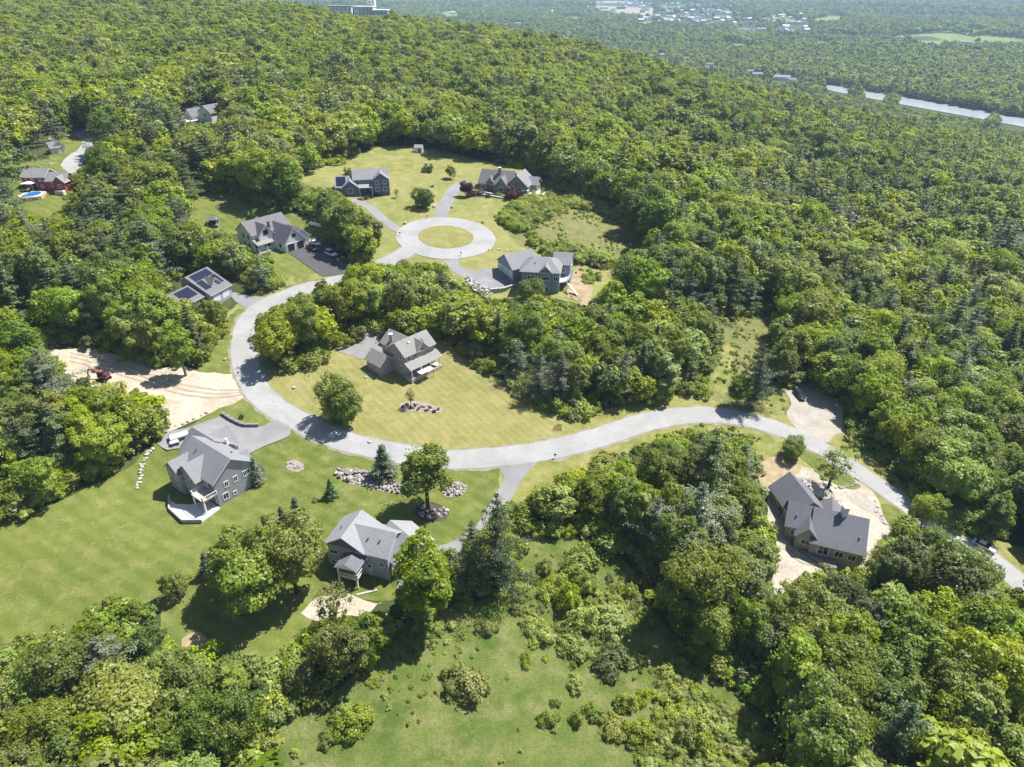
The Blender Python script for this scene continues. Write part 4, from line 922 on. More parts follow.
# trailers and boat
p=hitv([(181,438.5)])[0]; e=empty('trailer',(p[0],p[1],p[2]+.12),'white flat trailer with dark ends parked behind the grey house','trailer',None,math.atan2(.55,.83))
MB().box(-2.2,2.2,-.9,.9,.5,.68).build('bed',M['paint_white'],e,True)
for s_ in (-1,1): MB().box(s_*2.2-.06,s_*2.2+.06,-.9,.9,.69,1.3).build('end_gate',M['paint_grey'],e,True); MB().box(-2.1,2.1,s_*.9-.05,s_*.9+.05,.69,1.0).build('side_rail',M['paint_white'],e,True); b=MB(); b.tube((-.2,s_*.98,.32),(-.2,s_*1.16,.32),.32,n=12); b.build('wheel',M['rubber'],e,True)
b=MB(); b.tube((2.2,-.5,.5),(3.3,0,.45),.06); b.tube((2.2,.5,.5),(3.3,0,.45),.06); b.build('drawbar',M['metal'],e,True)
p=hitv([(175,445)])[0]; e=empty('garden_cart',(p[0],p[1],p[2]+.12),'small white garden cart beside the flat trailer','cart',None,.6)
MB().box(-.9,.9,-.5,.5,.4,.85).build('tub',M['paint_white'],e,True,bevel=.06)
for s_ in (-1,1):
    for x_ in (-.6,.6): b=MB(); b.tube((x_,s_*.52,.22),(x_,s_*.64,.22),.22,n=10); b.build('wheel',M['rubber'],e,True)
b=MB(); b.tube((.9,0,.6),(1.6,0,1.0),.04); b.build('handle',M['metal'],e,True)
p=hitv([(316,227)])[0]; e=empty('covered_boat',(p[0],p[1],p[2]+.1),'white covered boat on a trailer at the woods edge by farmhouse','boat',None,math.atan2(-.55,.83))
b=MB(); R_=[(-2.6,.85),(-1.0,1.0),(.8,.95),(2.0,.6),(2.8,.05)]
v=[];f=[]
for x_,w_ in R_: v+=[(x_,-w_,1.1),(x_,-w_*.6,.55),(x_,0,.42),(x_,w_*.6,.55),(x_,w_,1.1)]
for i in range(4):
    for j in range(4): f.append((i*5+j,i*5+j+1,i*5+j+6,i*5+j+5))
f.append((0,1,2,3,4)); b.add(v,f); b.build('hull',M['paint_white'],e,True)
b=MB(); v=[];f=[]
for x_,w_ in R_: v+=[(x_,-w_*1.02,1.12),(x_,0,1.12+.45*min(1,w_)),(x_,w_*1.02,1.12)]
for i in range(4):
    for j in range(2): f.append((i*3+j,i*3+j+1,i*3+j+4,i*3+j+3))
f.append((0,1,2)); b.add(v,f); b.build('cover',M['canvas'],e,True)
b=MB(); b.box(-2.2,2.6,-.5,-.4,.3,.4); b.box(-2.2,2.6,.4,.5,.3,.4); b.box(2.6,3.8,-.06,.06,.3,.4); b.build('trailer_frame',M['metal'],e,True)
for s_ in (-1,1): b=MB(); b.tube((-.6,s_*.7,.28),(-.6,s_*.88,.28),.3,n=10); b.build('wheel',M['rubber'],e,True)
# gazebo, shed, pool, canopies
p=hitv([(213.5,225)])[0]; e=empty('garden_gazebo',p,'small dark garden gazebo with white posts on the bright back lawn','gazebo',None,.12)
MB().box(-1.7,1.7,-1.3,1.3,-.3,.25).build('floor',M['conc_dark'],e,True)
b=MB(); b.add([(-1.9,-1.5,2.1),(1.9,-1.5,2.1),(1.9,1.5,2.1),(-1.9,1.5,2.1),(-.6,0,3.0),(.6,0,3.0)],[(0,1,5,4),(1,2,5),(2,3,4,5),(3,0,4),(3,2,1,0)]); b.build('roof',M['roof_char'],e,True)
for x_ in (-1.6,1.6):
    for y_ in (-1.2,1.2): MB().box(x_-.08,x_+.08,y_-.08,y_+.08,.25,2.1).build('post',M['trim'],e,True)
MB().box(-1.5,1.5,1.12,1.18,.26,2.0).build('back_screen',M['paint_grey'],e,True); MB().box(-.9,.9,-.5,.7,.26,1.0).build('hot_tub',M['paint_grey'],e,True,bevel=.08)
p=hitv([(419,152)])[0]; e=empty('garden_shed',p,'small white garden shed at the top edge of the clearing','shed',None,-.1)
b=MB(); b.extr([(0,1.5,-.5),(0,1.5,2.3),(0,0,3.3),(0,-1.5,2.3),(0,-1.5,-.5)],(-1.9,0,0),(1.9,0,0)); b.build('wall',M['whitewall'],e,True)
b=MB(); b.extr([(0,1.75,2.15),(0,0,3.32),(0,-1.75,2.15),(0,-1.75,2.28),(0,0,3.48),(0,1.75,2.28)],(-2.1,0,0),(2.1,0,0)); b.build('roof',M['roof_pale'],e,True)
b=MB(); b.box(-.2,1.2,-1.56,-1.48,.05,2.0); d_=b.build('door',M['bluewall'],e,True); MB().box(1.0,1.1,-1.62,-1.561,1.0,1.15).build('handle',M['metal'],d_,True)
pc_=hitv([(32,196)])[0]; z0=float(pc_[2])
dp=[hitv([(a,b_)])[0][:2] for a,b_ in ((24,192),(43,190),(47,193),(42,200),(19,202),(22,196))]
e=empty('swimming_pool',(pc_[0],pc_[1],z0),'raised oval blue swimming pool with warm wooden deck behind the red house','swimming pool')
th_=np.linspace(0,2*math.pi,28,endpoint=False); ov=lambda rx,ry:[(pc_[0]+rx*math.cos(t_),pc_[1]+ry*math.sin(t_)) for t_ in th_]
b=MB()
cx_,cy_=pc_[0],pc_[1]; inner=ov(2.9,3.6); out=[]
for t_ in th_:
    dd=np.array([math.cos(t_),math.sin(t_)]); best=8.
    for i in range(6):
        a_,b_=dp[i],dp[(i+1)%6]; den=dd[0]*(b_-a_)[1]-dd[1]*(b_-a_)[0]
        if abs(den)<1e-6: continue
        w0=a_-np.array([cx_,cy_]); tt_=(w0[0]*(b_-a_)[1]-w0[1]*(b_-a_)[0])/den; uu=(w0[0]*dd[1]-w0[1]*dd[0])/den
        if tt_>0 and -.01<=uu<=1.01: best=min(best,tt_) if best!=8. else tt_
    q_=np.array([cx_,cy_])+dd*max(best,4.2); out.append(tuple(q_))
N_=len(inner); v=[(*q_,z0+.62) for q_ in inner]+[(*q_,z0+.62) for q_ in out]+[(*q_,z0-.6) for q_ in out]
b.add(v,[(i,(i+1)%N_,N_+(i+1)%N_,N_+i) for i in range(N_)]+[(N_+i,N_+(i+1)%N_,2*N_+(i+1)%N_,2*N_+i) for i in range(N_)]); b.build('deck',M['wood_warm'],e)
b=MB(); b.prism(inner,z0-.3,z0+.52); b.build('water',M['pool'],e)
b=MB(); i2=ov(3.1,3.8); v=[(*q_,z0+.66) for q_ in inner]+[(*q_,z0+.66) for q_ in i2]+[(*q_,z0+.5) for q_ in inner]; b.add(v,[(i,(i+1)%N_,N_+(i+1)%N_,N_+i) for i in range(N_)]+[(i,(i+1)%N_,2*N_+(i+1)%N_,2*N_+i) for i in range(N_)]); b.build('rim',M['canvas'],e)
def canopy(name,px,w_,l_,h_,label,cat,ang,pitch=.6,roofm='canvas',zadd=0):
    p=hitv([px])[0]; e=empty(name,(p[0],p[1],p[2]+zadd),label,cat,None,ang)
    b=MB(); v=[(-l_/2,-w_/2,h_),(l_/2,-w_/2,h_),(l_/2,w_/2,h_),(-l_/2,w_/2,h_),(0,0,h_+pitch)]; b.add(v,[(0,1,4),(1,2,4),(2,3,4),(3,0,4),(3,2,1,0)]); b.build('canopy',M[roofm],e,True)
    for x_ in (-1,1):
        for y_ in (-1,1): MB().box(x_*(l_/2-.15)-.06,x_*(l_/2-.15)+.06,y_*(w_/2-.15)-.06,y_*(w_/2-.15)+.06,-.3,h_-.002).build('post',M['metal'],e,True)
    return e
canopy('pool_canopy',(31,190.5),3.2,4.2,2.7,'white topped canopy at the far side of the swimming pool','canopy',-.05)
canopy('garden_canopy',(425,378),2.6,4.2,2.5,'white square canopy over the patio before the tan house','canopy',math.atan2(.734,.679),.12)
e=canopy('patio_umbrella',(524,197),3,3,2.5,'pale umbrella on the patio of the stone house','umbrella',.3,.8,'canvas',.3)
# mailboxes
for q,l in (((555,459),'dark mailbox on a post where the driveway meets the road'),((309,438),'dark mailbox beside the road at the grey house driveway'),((461,256),'dark mailbox at the edge of the turning circle'),((427,219),'dark mailbox between two driveways at the circle'),((400,236),'dark mailbox left of the turning circle')):
    p=hitv([q])[0]; e=empty('mailbox',p,l,'mailbox',None,rng.uniform(0,3)); MB().box(-.06,.06,-.06,.06,-.3,1.1).build('post',M['deck'],e,True)
    b=MB(); b.box(-.28,.28,-.14,.14,1.101,1.3); b.tube((-.28,0,1.3),(.28,0,1.3),.14,n=10); b.build('box',M['paint_black'],e,True)
# chairs by the blue house
for i,q in enumerate(((396.5,566),(399.5,566.5),(402.5,566.5))):
    p=hitv([q])[0]; e=empty('garden_chair',p,('left','middle','right')[i]+'most white garden chair of three at the side of blue house' if i!=1 else 'middle white garden chair of three at the side of blue house','chair',None,.4)
    MB().box(-.3,.3,-.3,.3,.38,.45).build('seat',M['trim'],e,True); MB().box(-.3,.3,.26,.34,.45,1.1).build('backrest',M['trim'],e,True)
    for x_ in (-.26,.26):
        for y_ in (-.26,.26): MB().box(x_-.04,x_+.04,y_-.04,y_+.04,-.2,.379).build('leg',M['trim'],e,True)
sheet('mulch_bed',[(224,497),(234,496),(262,482),(266,473),(258,464),(249,474),(237,487)],.12,M['mulch'],'curved mulch bed at the corner of the grey house',keep=False,rough=.12,smooth=True)
sheet('mulch_bed',[(468,190),(500,193),(522,196),(520,200),(498,198),(468,196)],.12,M['mulch'],'long planted bed before the stone house',keep=False,rough=.12)
sheet('mulch_bed',[(356,199),(366,197),(379,194),(379,197),(366,200),(357,202)],.12,M['mulch'],'narrow mulch bed in front of the dark blue house',keep=False,rough=.08)

sheet('gravel_patch',[(846,492),(862,494),(882,512),(884,524),(868,512),(850,502)],.115,M['gravel'],'greyish gravel patch beside the brown house drive',keep=False,rough=.4)
M['rut']=soil('wheel_rut',(.26,.22,.165),(.35,.305,.24),(.45,.4,.33),.5)
for k_,o_ in enumerate((0,1,2)):
    ribbon('wheel_track',hitv([(70,353+o_*4),(100,360+o_*4.5),(140,371+o_*5),(180,384+o_*5),(215,390+o_*4),(248,390+o_*2)]),.55,.115+.004*k_,M['rut'],'worn wheel track along the dirt track',keep=False,rough=.12)
for k_,o_ in enumerate((0,2.2)):
    ribbon('wheel_track',hitv([(770,585),(775,560),(781,545+o_),(800,558+o_*2),(828,566+o_)]),.5,.115+.004*k_,M['rut'],'worn wheel track across the sand yard',keep=False,rough=.12)
# ---------------------------------------------------------------- trees
M['leaf_bright']=leafy('leaf_bright',(.18,.25,.022),(.3,.375,.034),(.4,.46,.055),.52)
M['leaf_mid']=leafy('leaf_mid',(.14,.21,.02),(.25,.33,.034),(.345,.415,.052),.52)
M['leaf_dark']=leafy('leaf_dark',(.085,.14,.018),(.155,.222,.03),(.235,.3,.045),.5)
M['leaf_pale']=leafy('leaf_pale',(.15,.2,.04),(.24,.29,.065),(.33,.37,.1),.48)
M['needle']=leafy('needles',(.06,.092,.032),(.12,.165,.06),(.2,.25,.1),.32)
M['needle_blue']=leafy('blue_needles',(.07,.1,.055),(.145,.18,.11),(.235,.27,.18),.3)
M['leaf_red']=leafy('leaf_red',(.04,.012,.014),(.09,.025,.028),(.16,.05,.05),.2)
M['bark']=soil('bark',(.05,.042,.035),(.09,.078,.065),(.15,.135,.12),3)
M['bark_pale']=soil('pale_bark',(.2,.19,.17),(.3,.28,.25),(.4,.38,.35),3)
def cards(C,Nrm,size,tint,r):
    n=len(C); a=r.normal(0,1,(n,3)); Nrm=Nrm/np.linalg.norm(Nrm,axis=1)[:,None]
    u=np.cross(Nrm,a); u/=np.linalg.norm(u,axis=1)[:,None]; v=np.cross(Nrm,u)
    s=size[:,None]; q=[]
    for k,(p,w) in enumerate(((-1,-.75),(1,-.9),(1.05,.8),(-.85,1))):
        j=1+r.uniform(-.35,.35,(n,1))
        q.append(C+u*s*p*.5*j+v*s*w*.5*j+Nrm*s*r.uniform(-.18,.18,(n,1)))
    V=np.stack(q,1).reshape(-1,3); Fc=np.arange(4*n).reshape(n,4); return V,Fc,np.repeat(tint,4)
def broad(seed,R=4.2,Ht=14.,lob=26,per=110,cs=.5,zc=.58,fl=.44,lr=(.24,.38),low=-.8,rq=(.52,.88)):
    r=np.random.default_rng(seed); Vs=[];Ts=[]; LC=[]
    i=np.arange(lob)+.5; ph=np.arccos(1-2*i/lob); tt=math.pi*(1+5**.5)*i+r.uniform(0,6)
    D=np.stack([np.cos(tt)*np.sin(ph),np.sin(tt)*np.sin(ph),np.cos(ph)],1)+r.normal(0,.22,(lob,3))
    D=D[D[:,2]>low]; 
    lop=1+.22*np.sin(np.arctan2(D[:,1],D[:,0])*2+r.uniform(0,6))
    rr=r.uniform(*rq,len(D))*lop
    P=D/np.linalg.norm(D,axis=1)[:,None]*rr[:,None]
    P=np.vstack([P,r.normal(0,.22,(4,3))]); cz=Ht*zc; ax=np.array([R,R,Ht*fl])
    allC=[];allN=[];allS=[];allT=[]
    for p in P:
        c=p*ax+np.array([0,0,cz]); l=r.uniform(*lr)*R; LC.append((c,l)); k=int(per*(l/(.34*R))**2)
        d=r.normal(0,1,(k*2,3)); d/=np.linalg.norm(d,axis=1)[:,None]
        o=p/max(.15,np.linalg.norm(p)); keep=(d@o>-.35)&(d[:,2]>-.75); d=d[keep][:k]; k=len(d)
        wob=1+.22*np.sin(d[:,0]*5+seed)+.14*np.sin(d[:,1]*6+2*seed)+.1*np.sin(d[:,2]*7)
        allC.append(c+d*(l*wob*r.uniform(.72,1.04,k))[:,None]*np.array([1,1,.82]))
        allN.append(d*.75+o*.2+np.array([0,0,.55])+r.normal(0,.45,(k,3)))
        allS.append(r.uniform(.7,1.45,k)*cs); allT.append(np.clip(r.normal(.5,.2)+r.normal(0,.14,k),0,1))
    # stray sprays outside the lobes
    k=int(per*3.5); d=r.normal(0,1,(k,3)); d/=np.linalg.norm(d,axis=1)[:,None]; d[:,2]=np.abs(d[:,2])*1.1-.3
    allC.append(d*ax*(1+.15*np.sin(d[:,0]*7+seed)+.12*np.sin(d[:,1]*9))[:,None]*r.uniform(.8,1.1,k)[:,None]+np.array([0,0,cz])); allN.append(d+r.normal(0,.6,(k,3))); allS.append(r.uniform(.5,1.1,k)*cs); allT.append(r.uniform(.3,1,k))
    V,Fc,T=cards(np.vstack(allC),np.vstack(allN),np.concatenate(allS),np.concatenate(allT),r)
    t=MB(); t.tube((0,0,-1.2),(0,0,Ht*.3),.026*Ht,.019*Ht,8); t.tube((0,0,Ht*.3),(r.normal(0,.25),r.normal(0,.25),Ht*.72),.019*Ht,.006*Ht,7)
    for c,l in LC[::2]:
        z=r.uniform(.22,.5)*Ht; t.tube((0,0,z),tuple(c*.92+np.array([0,0,z])*.08),.0095*Ht,.003*Ht,5)
    return V,Fc,T,t
def conifer(seed,R=3.0,Ht=17.,lev=15,br=7,cs=.5,per=6,z0=.14,droop=-.12,shape=.85,irr=.25):
    r=np.random.default_rng(seed); C=[];N=[];Sz=[];T=[]; t=MB(); t.tube((0,0,-1.2),(0,0,Ht*.98),.018*Ht,.003*Ht,8)
    for li in range(lev):
        f=li/(lev-1); z=Ht*(z0+(1-z0)*f); L=R*((1-f)**shape)*(1+r.normal(0,irr*.6))+.25; nb=max(3,int(br*(1-.45*f))); a0=r.uniform(0,6.28)
        for b in range(nb):
            a=a0+6.283*b/nb+r.normal(0,.22); l=max(.3,L*(1+r.normal(0,irr))); dx,dy=math.cos(a),math.sin(a); dz=droop+r.normal(0,.06)+.25*f
            e=np.array([dx*l,dy*l,dz*l+.04*l*l*.0]); lt=np.clip(r.normal(.45,.17),0,1)
            if li%2==0 and f<.9: t.tube((0,0,z),tuple(np.array([0,0,z])+e*.85),.006*Ht*(1-f)+.02,.01,4)
            ns=max(2,int(l/.55))
            for s in range(ns):
                w=(s+.7)/ns; p=np.array([0,0,z])+e*w; k=per; wd=.16+.34*l*.35*(1-abs(w-.55))
                off=r.normal(0,1,(k,3))*np.array([wd,wd,.10]); C.append(p+off)
                N.append(np.tile([dx*.35,dy*.35,.9],(k,1))+r.normal(0,.42,(k,3))); Sz.append(r.uniform(.6,1.3,k)*cs); T.append(np.clip(lt+.35*(w-.5)+r.normal(0,.1,k),0,1))
    C=np.vstack(C);N=np.vstack(N)
    top=np.array([[0,0,Ht*(.99+.012*i)] for i in range(3)]); C=np.vstack([C,top]); N=np.vstack([N,r.normal(0,1,(3,3))]); Sz=np.r_[np.concatenate(Sz),[.3]*3]; T=np.r_[np.concatenate(T),[.6]*3]
    V,Fc,Tt=cards(C,N,Sz,T,r); return V,Fc,Tt,t
def leafmesh(name,V,Fc,T,mat):
    me=bpy.data.meshes.new(name); me.vertices.add(len(V)); me.vertices.foreach_set('co',V.astype(np.float32).ravel())
    me.loops.add(Fc.size); me.loops.foreach_set('vertex_index',Fc.astype(np.int32).ravel()); me.polygons.add(len(Fc))
    me.polygons.foreach_set('loop_start',np.arange(0,Fc.size,4,dtype=np.int32)); me.polygons.foreach_set('loop_total',np.full(len(Fc),4,np.int32))
    at=me.attributes.new('tint','FLOAT','POINT'); at.data.foreach_set('value',T.astype(np.float32)); me.materials.append(mat); me.update(calc_edges=True); return me
BP=[dict(R=4.5,Ht=14,lob=38),dict(R=3.8,Ht=15.5,lob=36,fl=.46,zc=.56),dict(R=5.0,Ht=13.5,lob=46,fl=.42),dict(R=3.2,Ht=14.5,lob=28,fl=.46,zc=.55,lr=(.28,.44)),dict(R=4.2,Ht=15,lob=34,lr=(.27,.42)),dict(R=4.6,Ht=14.2,lob=50,lr=(.18,.31)),dict(R=3.6,Ht=13,lob=17,lr=(.11,.19),fl=.42,zc=.6),dict(R=5.2,Ht=12,lob=56,zc=.46,fl=.47,low=-.97,lr=(.2,.33))]
PP=[dict(R=4.1,Ht=18,lev=16,droop=.02,irr=.34,shape=.6),dict(R=3.2,Ht=16,lev=17,droop=-.2,irr=.15),dict(R=4.5,Ht=19,lev=14,droop=.06,irr=.42,shape=.55),dict(R=2.7,Ht=15,lev=18,droop=-.22,irr=.12,shape=.95)]
TONES=['bright','mid','dark','pale']; NT_=['needle','needle','needle_blue','needle']
CROWN={};TRUNK={}
for i,p in enumerate(BP):
    V,Fc,T,t=broad(10+i,per=370,cs=.265,**p); tm=t.mesh('trunk',M['bark_pale'] if i in (3,) else M['bark'],smooth=True)
    for k in TONES:
        CROWN['b',i,k]=leafmesh('crown',V,Fc,T,M['leaf_'+k])
    TRUNK['b',i]=tm
for i,p in enumerate(PP):
    V,Fc,T,t=conifer(40+i,per=24,cs=.25,**p); TRUNK['p',i]=t.mesh('trunk',M['bark'],smooth=True)
    for k in ('needle','needle_blue'): CROWN['p',i,k]=leafmesh('crown',V,Fc,T,M[k])
NAME={'b':'broadleaf_tree','p':'pine_tree'}; CAT={'b':'tree','p':'conifer'}
def tree(kind,i,tone,x,y,h,wid=1.0,label=None,group=None,name=None,rz=None,z=None):
    p=(BP if kind=='b' else PP)[i]; s=h/p['Ht']; z=float(zf(x,y)) if z is None else z
    e=empty(name or NAME[kind],(x,y,z),label,CAT[kind],group,random.uniform(0,6.28) if rz is None else rz); e.scale=(s*wid,s*wid,s)
    link('trunk',TRUNK[kind,i],e); link('crown',CROWN[kind,i,tone],e); return e
# ---- where trees may stand
visN=[np.array(p,float) for p in VIS]
VM=np.zeros((900,1200),bool); yy,xx=np.mgrid[0:900,0:1200]
for p in visN:
    a=np.floor(p.min(0)).astype(int)+60; b=np.ceil(p.max(0)).astype(int)+61; a=np.maximum(a,0); b=np.minimum(b,[1199,899])
    sl=(slice(a[1],b[1]),slice(a[0],b[0])); VM[sl]|=inpoly(xx[sl]-60+.5,yy[sl]-60+.5,p)
def vismask(px,py):
    i=np.clip((py+60).astype(int),0,899); j=np.clip((px+60).astype(int),0,1199); ok=(px>-59)&(px<1139)&(py>-59)&(py<839)
    return VM[i,j]&ok
def blocked(x,y,h,r,strict=True):
    z=zf(x,y); bad=np.zeros(x.shape,bool)
    for f in (0,.25,.5,.75,.93,1.04,1.14):
        px,py,_=proj(x,y,z+h*f); bad|=vismask(px,py)
    for f,k in ((.3,.7),(.5,.95),(.7,.95),(.86,.6)):
        for sgn in (-1,1):
            px,py,_=proj(x+sgn*r*k,y,z+h*f); bad|=vismask(px,py)
    return bad
NOTREE_N=len(NOTREE)
ntb=[(p[:,:2].min(0),p[:,:2].max(0),p[:,:2]) for p in NOTREE]
def onclear(x,y):
    b=np.zeros(x.shape,bool)
    for lo,hi,p in ntb:
        k=(x>lo[0])&(x<hi[0])&(y>lo[1])&(y<hi[1])&~b
        if k.any(): b[np.where(k)[0]]|=inpoly(x[k],y[k],p)
    return b
def jgrid(x0,x1,y0,y1,s,r,jit=.42):
    X,Y=np.meshgrid(np.arange(x0,x1,s),np.arange(y0,y1,s)); X=X+(np.arange(X.shape[0])%2)[:,None]*s*.5
    return X.ravel()+r.uniform(-jit,jit,X.size)*s,Y.ravel()+r.uniform(-jit,jit,X.size)*s
def nz(x,y,sc,seed=0):
    r=np.random.default_rng(seed); v=0
    for k in range(5):
        a=r.uniform(0,6.28); f=sc*r.uniform(.7,1.6); v=v+np.sin((x*math.cos(a)+y*math.sin(a))*f+r.uniform(0,6.28)+1.3*np.sin((x*math.sin(a)-y*math.cos(a))*f*.7))
    return v/5
r=np.random.default_rng(3)
# yard trees first: base pixel, top pixel row, kind, proto, tone, width factor
YARD=[(262,606,544,'b',2,'bright',1.1,'large bright green tree, frontmost of the three on the big lawn beside the blue house'),
(297,593,519,'b',0,'bright',.9,'tall rounded tree touching the left side of the blue house'),
(240,592,533,'b',4,'bright',.95,'leftmost of the three big trees grouped on the lawn left of blue house'),
(428,509,444,'b',1,'dark',1.15,'tall dark tree with exposed trunk standing in stone edged bed beside long rock pile'),
(385,477,446,'p',3,'needle_blue',1.75,'bushy pale pine standing at the road side of the long rock pile'),
(342,422,373,'b',7,'dark',.84,'round dark tree alone at the left end of the dry striped lawn'),
(332,497,479,'p',3,'needle',1.5,'small dark spruce on the lawn between stone circle and blue house'),
(299,523,498,'p',3,'needle_blue',1.45,'taller of two spruces behind the big tree group left of blue house'),
(284,526,507,'p',3,'needle_blue',1.4,'shorter of two spruces behind the big tree group left of blue house'),
(258,483,458,'p',3,'needle_blue',1.25,'blue spruce in the planting bed at the corner of the grey house'),
(210,576,553,'p',3,'needle_blue',1.5,'small blue green spruce alone on the wide lawn above shrubby tree line'),
(428,622,540,'b',3,'mid',1.1,'tall narrow green tree at the right front corner of the blue house'),
(498,592,496,'p',2,'needle',.62,'tallest pale pine at the head of the open meadow'),
(474,588,522,'p',0,'needle',.7,'dark pine beside the tall pale pine at the meadow head'),
(791,458,436,'b',7,'dark',1.0,'round dark bushy tree on the grass strip between road and brown house'),
(828,488,449,'b',6,'pale',1.35,'thin pale leaning tree behind the charcoal roof of the brown house'),
(752,408,345,'p',2,'needle_blue',.8,'lone pale pine at the road edge beside the brushy strip'),
(736,408,372,'b',3,'mid',1.1,'small tree next to the lone pine at the road edge'),
(531,306,276,'b',7,'dark',.85,'dark round tree hiding the front of the slate blue house'),
(423,208,186,'b',7,'dark',1.05,'dark bushy tree alone on the upper lawn left of the straight driveway'),
(451,179,165,'b',5,'pale',1.2,'small bushy tree between shed and the stone house'),
(467,197,181,'b',2,'red',1.0,'dark red maple at the left corner of the stone house'),
(411,407,388,'b',6,'pale',.8,'thin young tree at the left end of the rock bed on dry lawn'),
(397,198,188,'b',6,'pale',1.0,'small pale young tree to the right of the dark blue house'),
(338,630,585,'b',6,'pale',1.0,'sparse pale tree in front of the porch of the blue house'),
(217,330,299,'b',5,'mid',1.15,'round tree in front of the house with solar roof'),
(186,376,322,'b',3,'mid',.9,'pale trunked tree leaning over the bare dirt track'),
(368,664,614,'b',3,'mid',1.0,'rounded tree at the corner of the sandy ground below the blue house'),
(178,598,574,'b',5,'pale',1.1,'grey green small tree at the lawn edge near the tree line gap'),
(920,528,495,'b',0,'mid',1.0,'bright tree overhanging the road past the brown house')]
for i in range(len(BP)):
    CROWN['b',i,'red']=None
CROWN['b',2,'red']=leafmesh('crown',*broad(12,per=370,cs=.265,**BP[2])[:3],M['leaf_red'])
YP=hitv([(a[0],a[1]) for a in YARD]); nyard={'b':0,'p':0}; YARDXY=[]
for a,w in zip(YARD,YP):
    lo,hi=1.,40.
    for _ in range(30):
        m=(lo+hi)/2
        if proj(w[0],w[1],w[2]+m)[1]>a[2]: lo=m
        else: hi=m
    tree(a[3],a[4],a[5],float(w[0]),float(w[1]),m,a[6],a[7],'yard trees'); nyard[a[3]]+=1; YARDXY.append((w[0],w[1],m))
YARDXY=np.array(YARDXY)
# ---- near forest, jittered
x,y=jgrid(-330,330,28,470,6.0,r)
ok=(np.abs(x)<(y*.80+70)); x,y=x[ok],y[ok]
h=r.normal(14.2,2.3,len(x)).clip(8.5,20)
px,py,dep=proj(x,y,zf(x,y)); 
strip=inpoly(px,py,[(250,270),(460,280),(560,310),(720,330),(720,420),(560,430),(460,375),(340,350),(265,380)]); h[strip&(px>385)]*=.82; h[strip&(px<=385)]*=1.08
infront=inpoly(px,py,[(520,450),(720,430),(770,500),(760,620),(640,600),(520,560)]); h[infront]*=.9
bl_=inpoly(px,py,[(-50,600),(420,590),(300,800),(-50,800)]); h[bl_]*=.92
back=py<330; h[back&~strip]*=1.08
pp=.05+.20*(nz(x,y,.035,5)>.25)+.5*inpoly(px,py,[(770,230),(1030,250),(1030,400),(880,420),(800,380)])*.36+.35*inpoly(px,py,[(640,470),(770,480),(760,600),(650,590)])+.18*(inpoly(px,py,[(-60,120),(190,150),(190,330),(-60,300)]))+.12*inpoly(px,py,[(700,100),(1030,130),(1030,260),(760,250)])+.2*inpoly(px,py,[(-50,430),(120,400),(120,520),(-50,520)])
kind=np.where(r.uniform(0,1,len(x))<pp,1,0)
h=np.where(kind==1,h*1.14,h)
def thin(x,y,h,kind,n=3):
    """keep what fits; try shorter trees where a full one would cover a clearing"""
    out=np.zeros(len(x),bool); hh=h.copy(); dead=onclear(x,y)
    d=np.min(np.hypot(x[:,None]-YARDXY[None,:,0],y[:,None]-YARDXY[None,:,1]),axis=1); dead|=d<3.4
    for f in (1,.8,.6,.42):
        c=~out&~dead; i=np.where(c)[0]; hf=h[i]*f; b=blocked(x[i],y[i],hf,np.where(kind[i]==1,.21,.37)*hf)
        g=i[~b]; out[g]=True; hh[g]=h[g]*f
    return out,hh
ok,h=thin(x,y,h,kind); x,y,h,kind=x[ok],y[ok],h[ok],kind[ok]
z=zf(x,y); px,py,dep=proj(x,y,z+h*.6)
inview=(px>-10)&(px<1034)&(py>-25)&(py<800)&(dep>5)
size=h/dep*inview
order=np.argsort(-size); pick=np.zeros(len(x),bool); cnt={0:0,1:0}; lim={0:300-nyard['b'],1:300-nyard['p']}
for i in order:
    if size[i]<=0: break
    if cnt[kind[i]]<lim[kind[i]] and y[i]<290: pick[i]=True; cnt[kind[i]]+=1
print('near trees',len(x),'individual',cnt)
tone_n=nz(x,y,.05,9)+r.normal(0,.45,len(x)); bright_zone=strip|False if False else inpoly(px,py,[(640,560),(1030,600),(1030,780),(640,780)])|inpoly(px,py,[(260,250),(720,320),(720,430),(260,400)])
def tonef(i):
    t=tone_n[i]+(.25 if bright_zone[i] else 0)
    return 'bright' if t>.38 else 'mid' if t>-.25 else 'dark' if t>-.62 else 'pale'
REG=[('woods between dirt track and big lawn',[(-80,320),(60,350),(170,400),(170,440),(140,470),(-80,540)]),
('woods left of the solar roofed house',[(-80,190),(150,190),(240,230),(260,280),(230,380),(-80,345)]),
('clump inside the road bend',[(240,250),(372,250),(372,335),(330,352),(262,385)]),
('woods strip between circle and curved road',[(372,240),(600,290),(720,300),(722,425),(560,435),(440,370),(372,340)]),
('woods between blue house and brown house',[(500,420),(720,415),(775,490),(780,590),(740,660),(620,600),(500,560)]),
('woods below the brown house',[(740,560),(1100,500),(1100,860),(600,860),(640,600)]),
('deep woods right of the gravel lot',[(720,300),(1100,240),(1100,560),(960,540),(850,460),(720,405)]),
('tree belt left of the open meadow',[(-80,560),(420,560),(400,660),(260,860),(-80,860)]),
('woods above the turning circle',[(250,60),(1100,60),(1100,320),(600,300),(500,200),(250,200)])]
def region(a,b):
    for n_,p in REG:
        if inpoly(np.array([a]),np.array([b]),p)[0]: return n_
    return 'woods around the red house' if a<250 else 'woods beside the meadow'
TW={'bright':'bright yellow green','mid':'mid green','dark':'deep green','pale':'grey green','needle':'dark green','needle_blue':'pale blue green'}
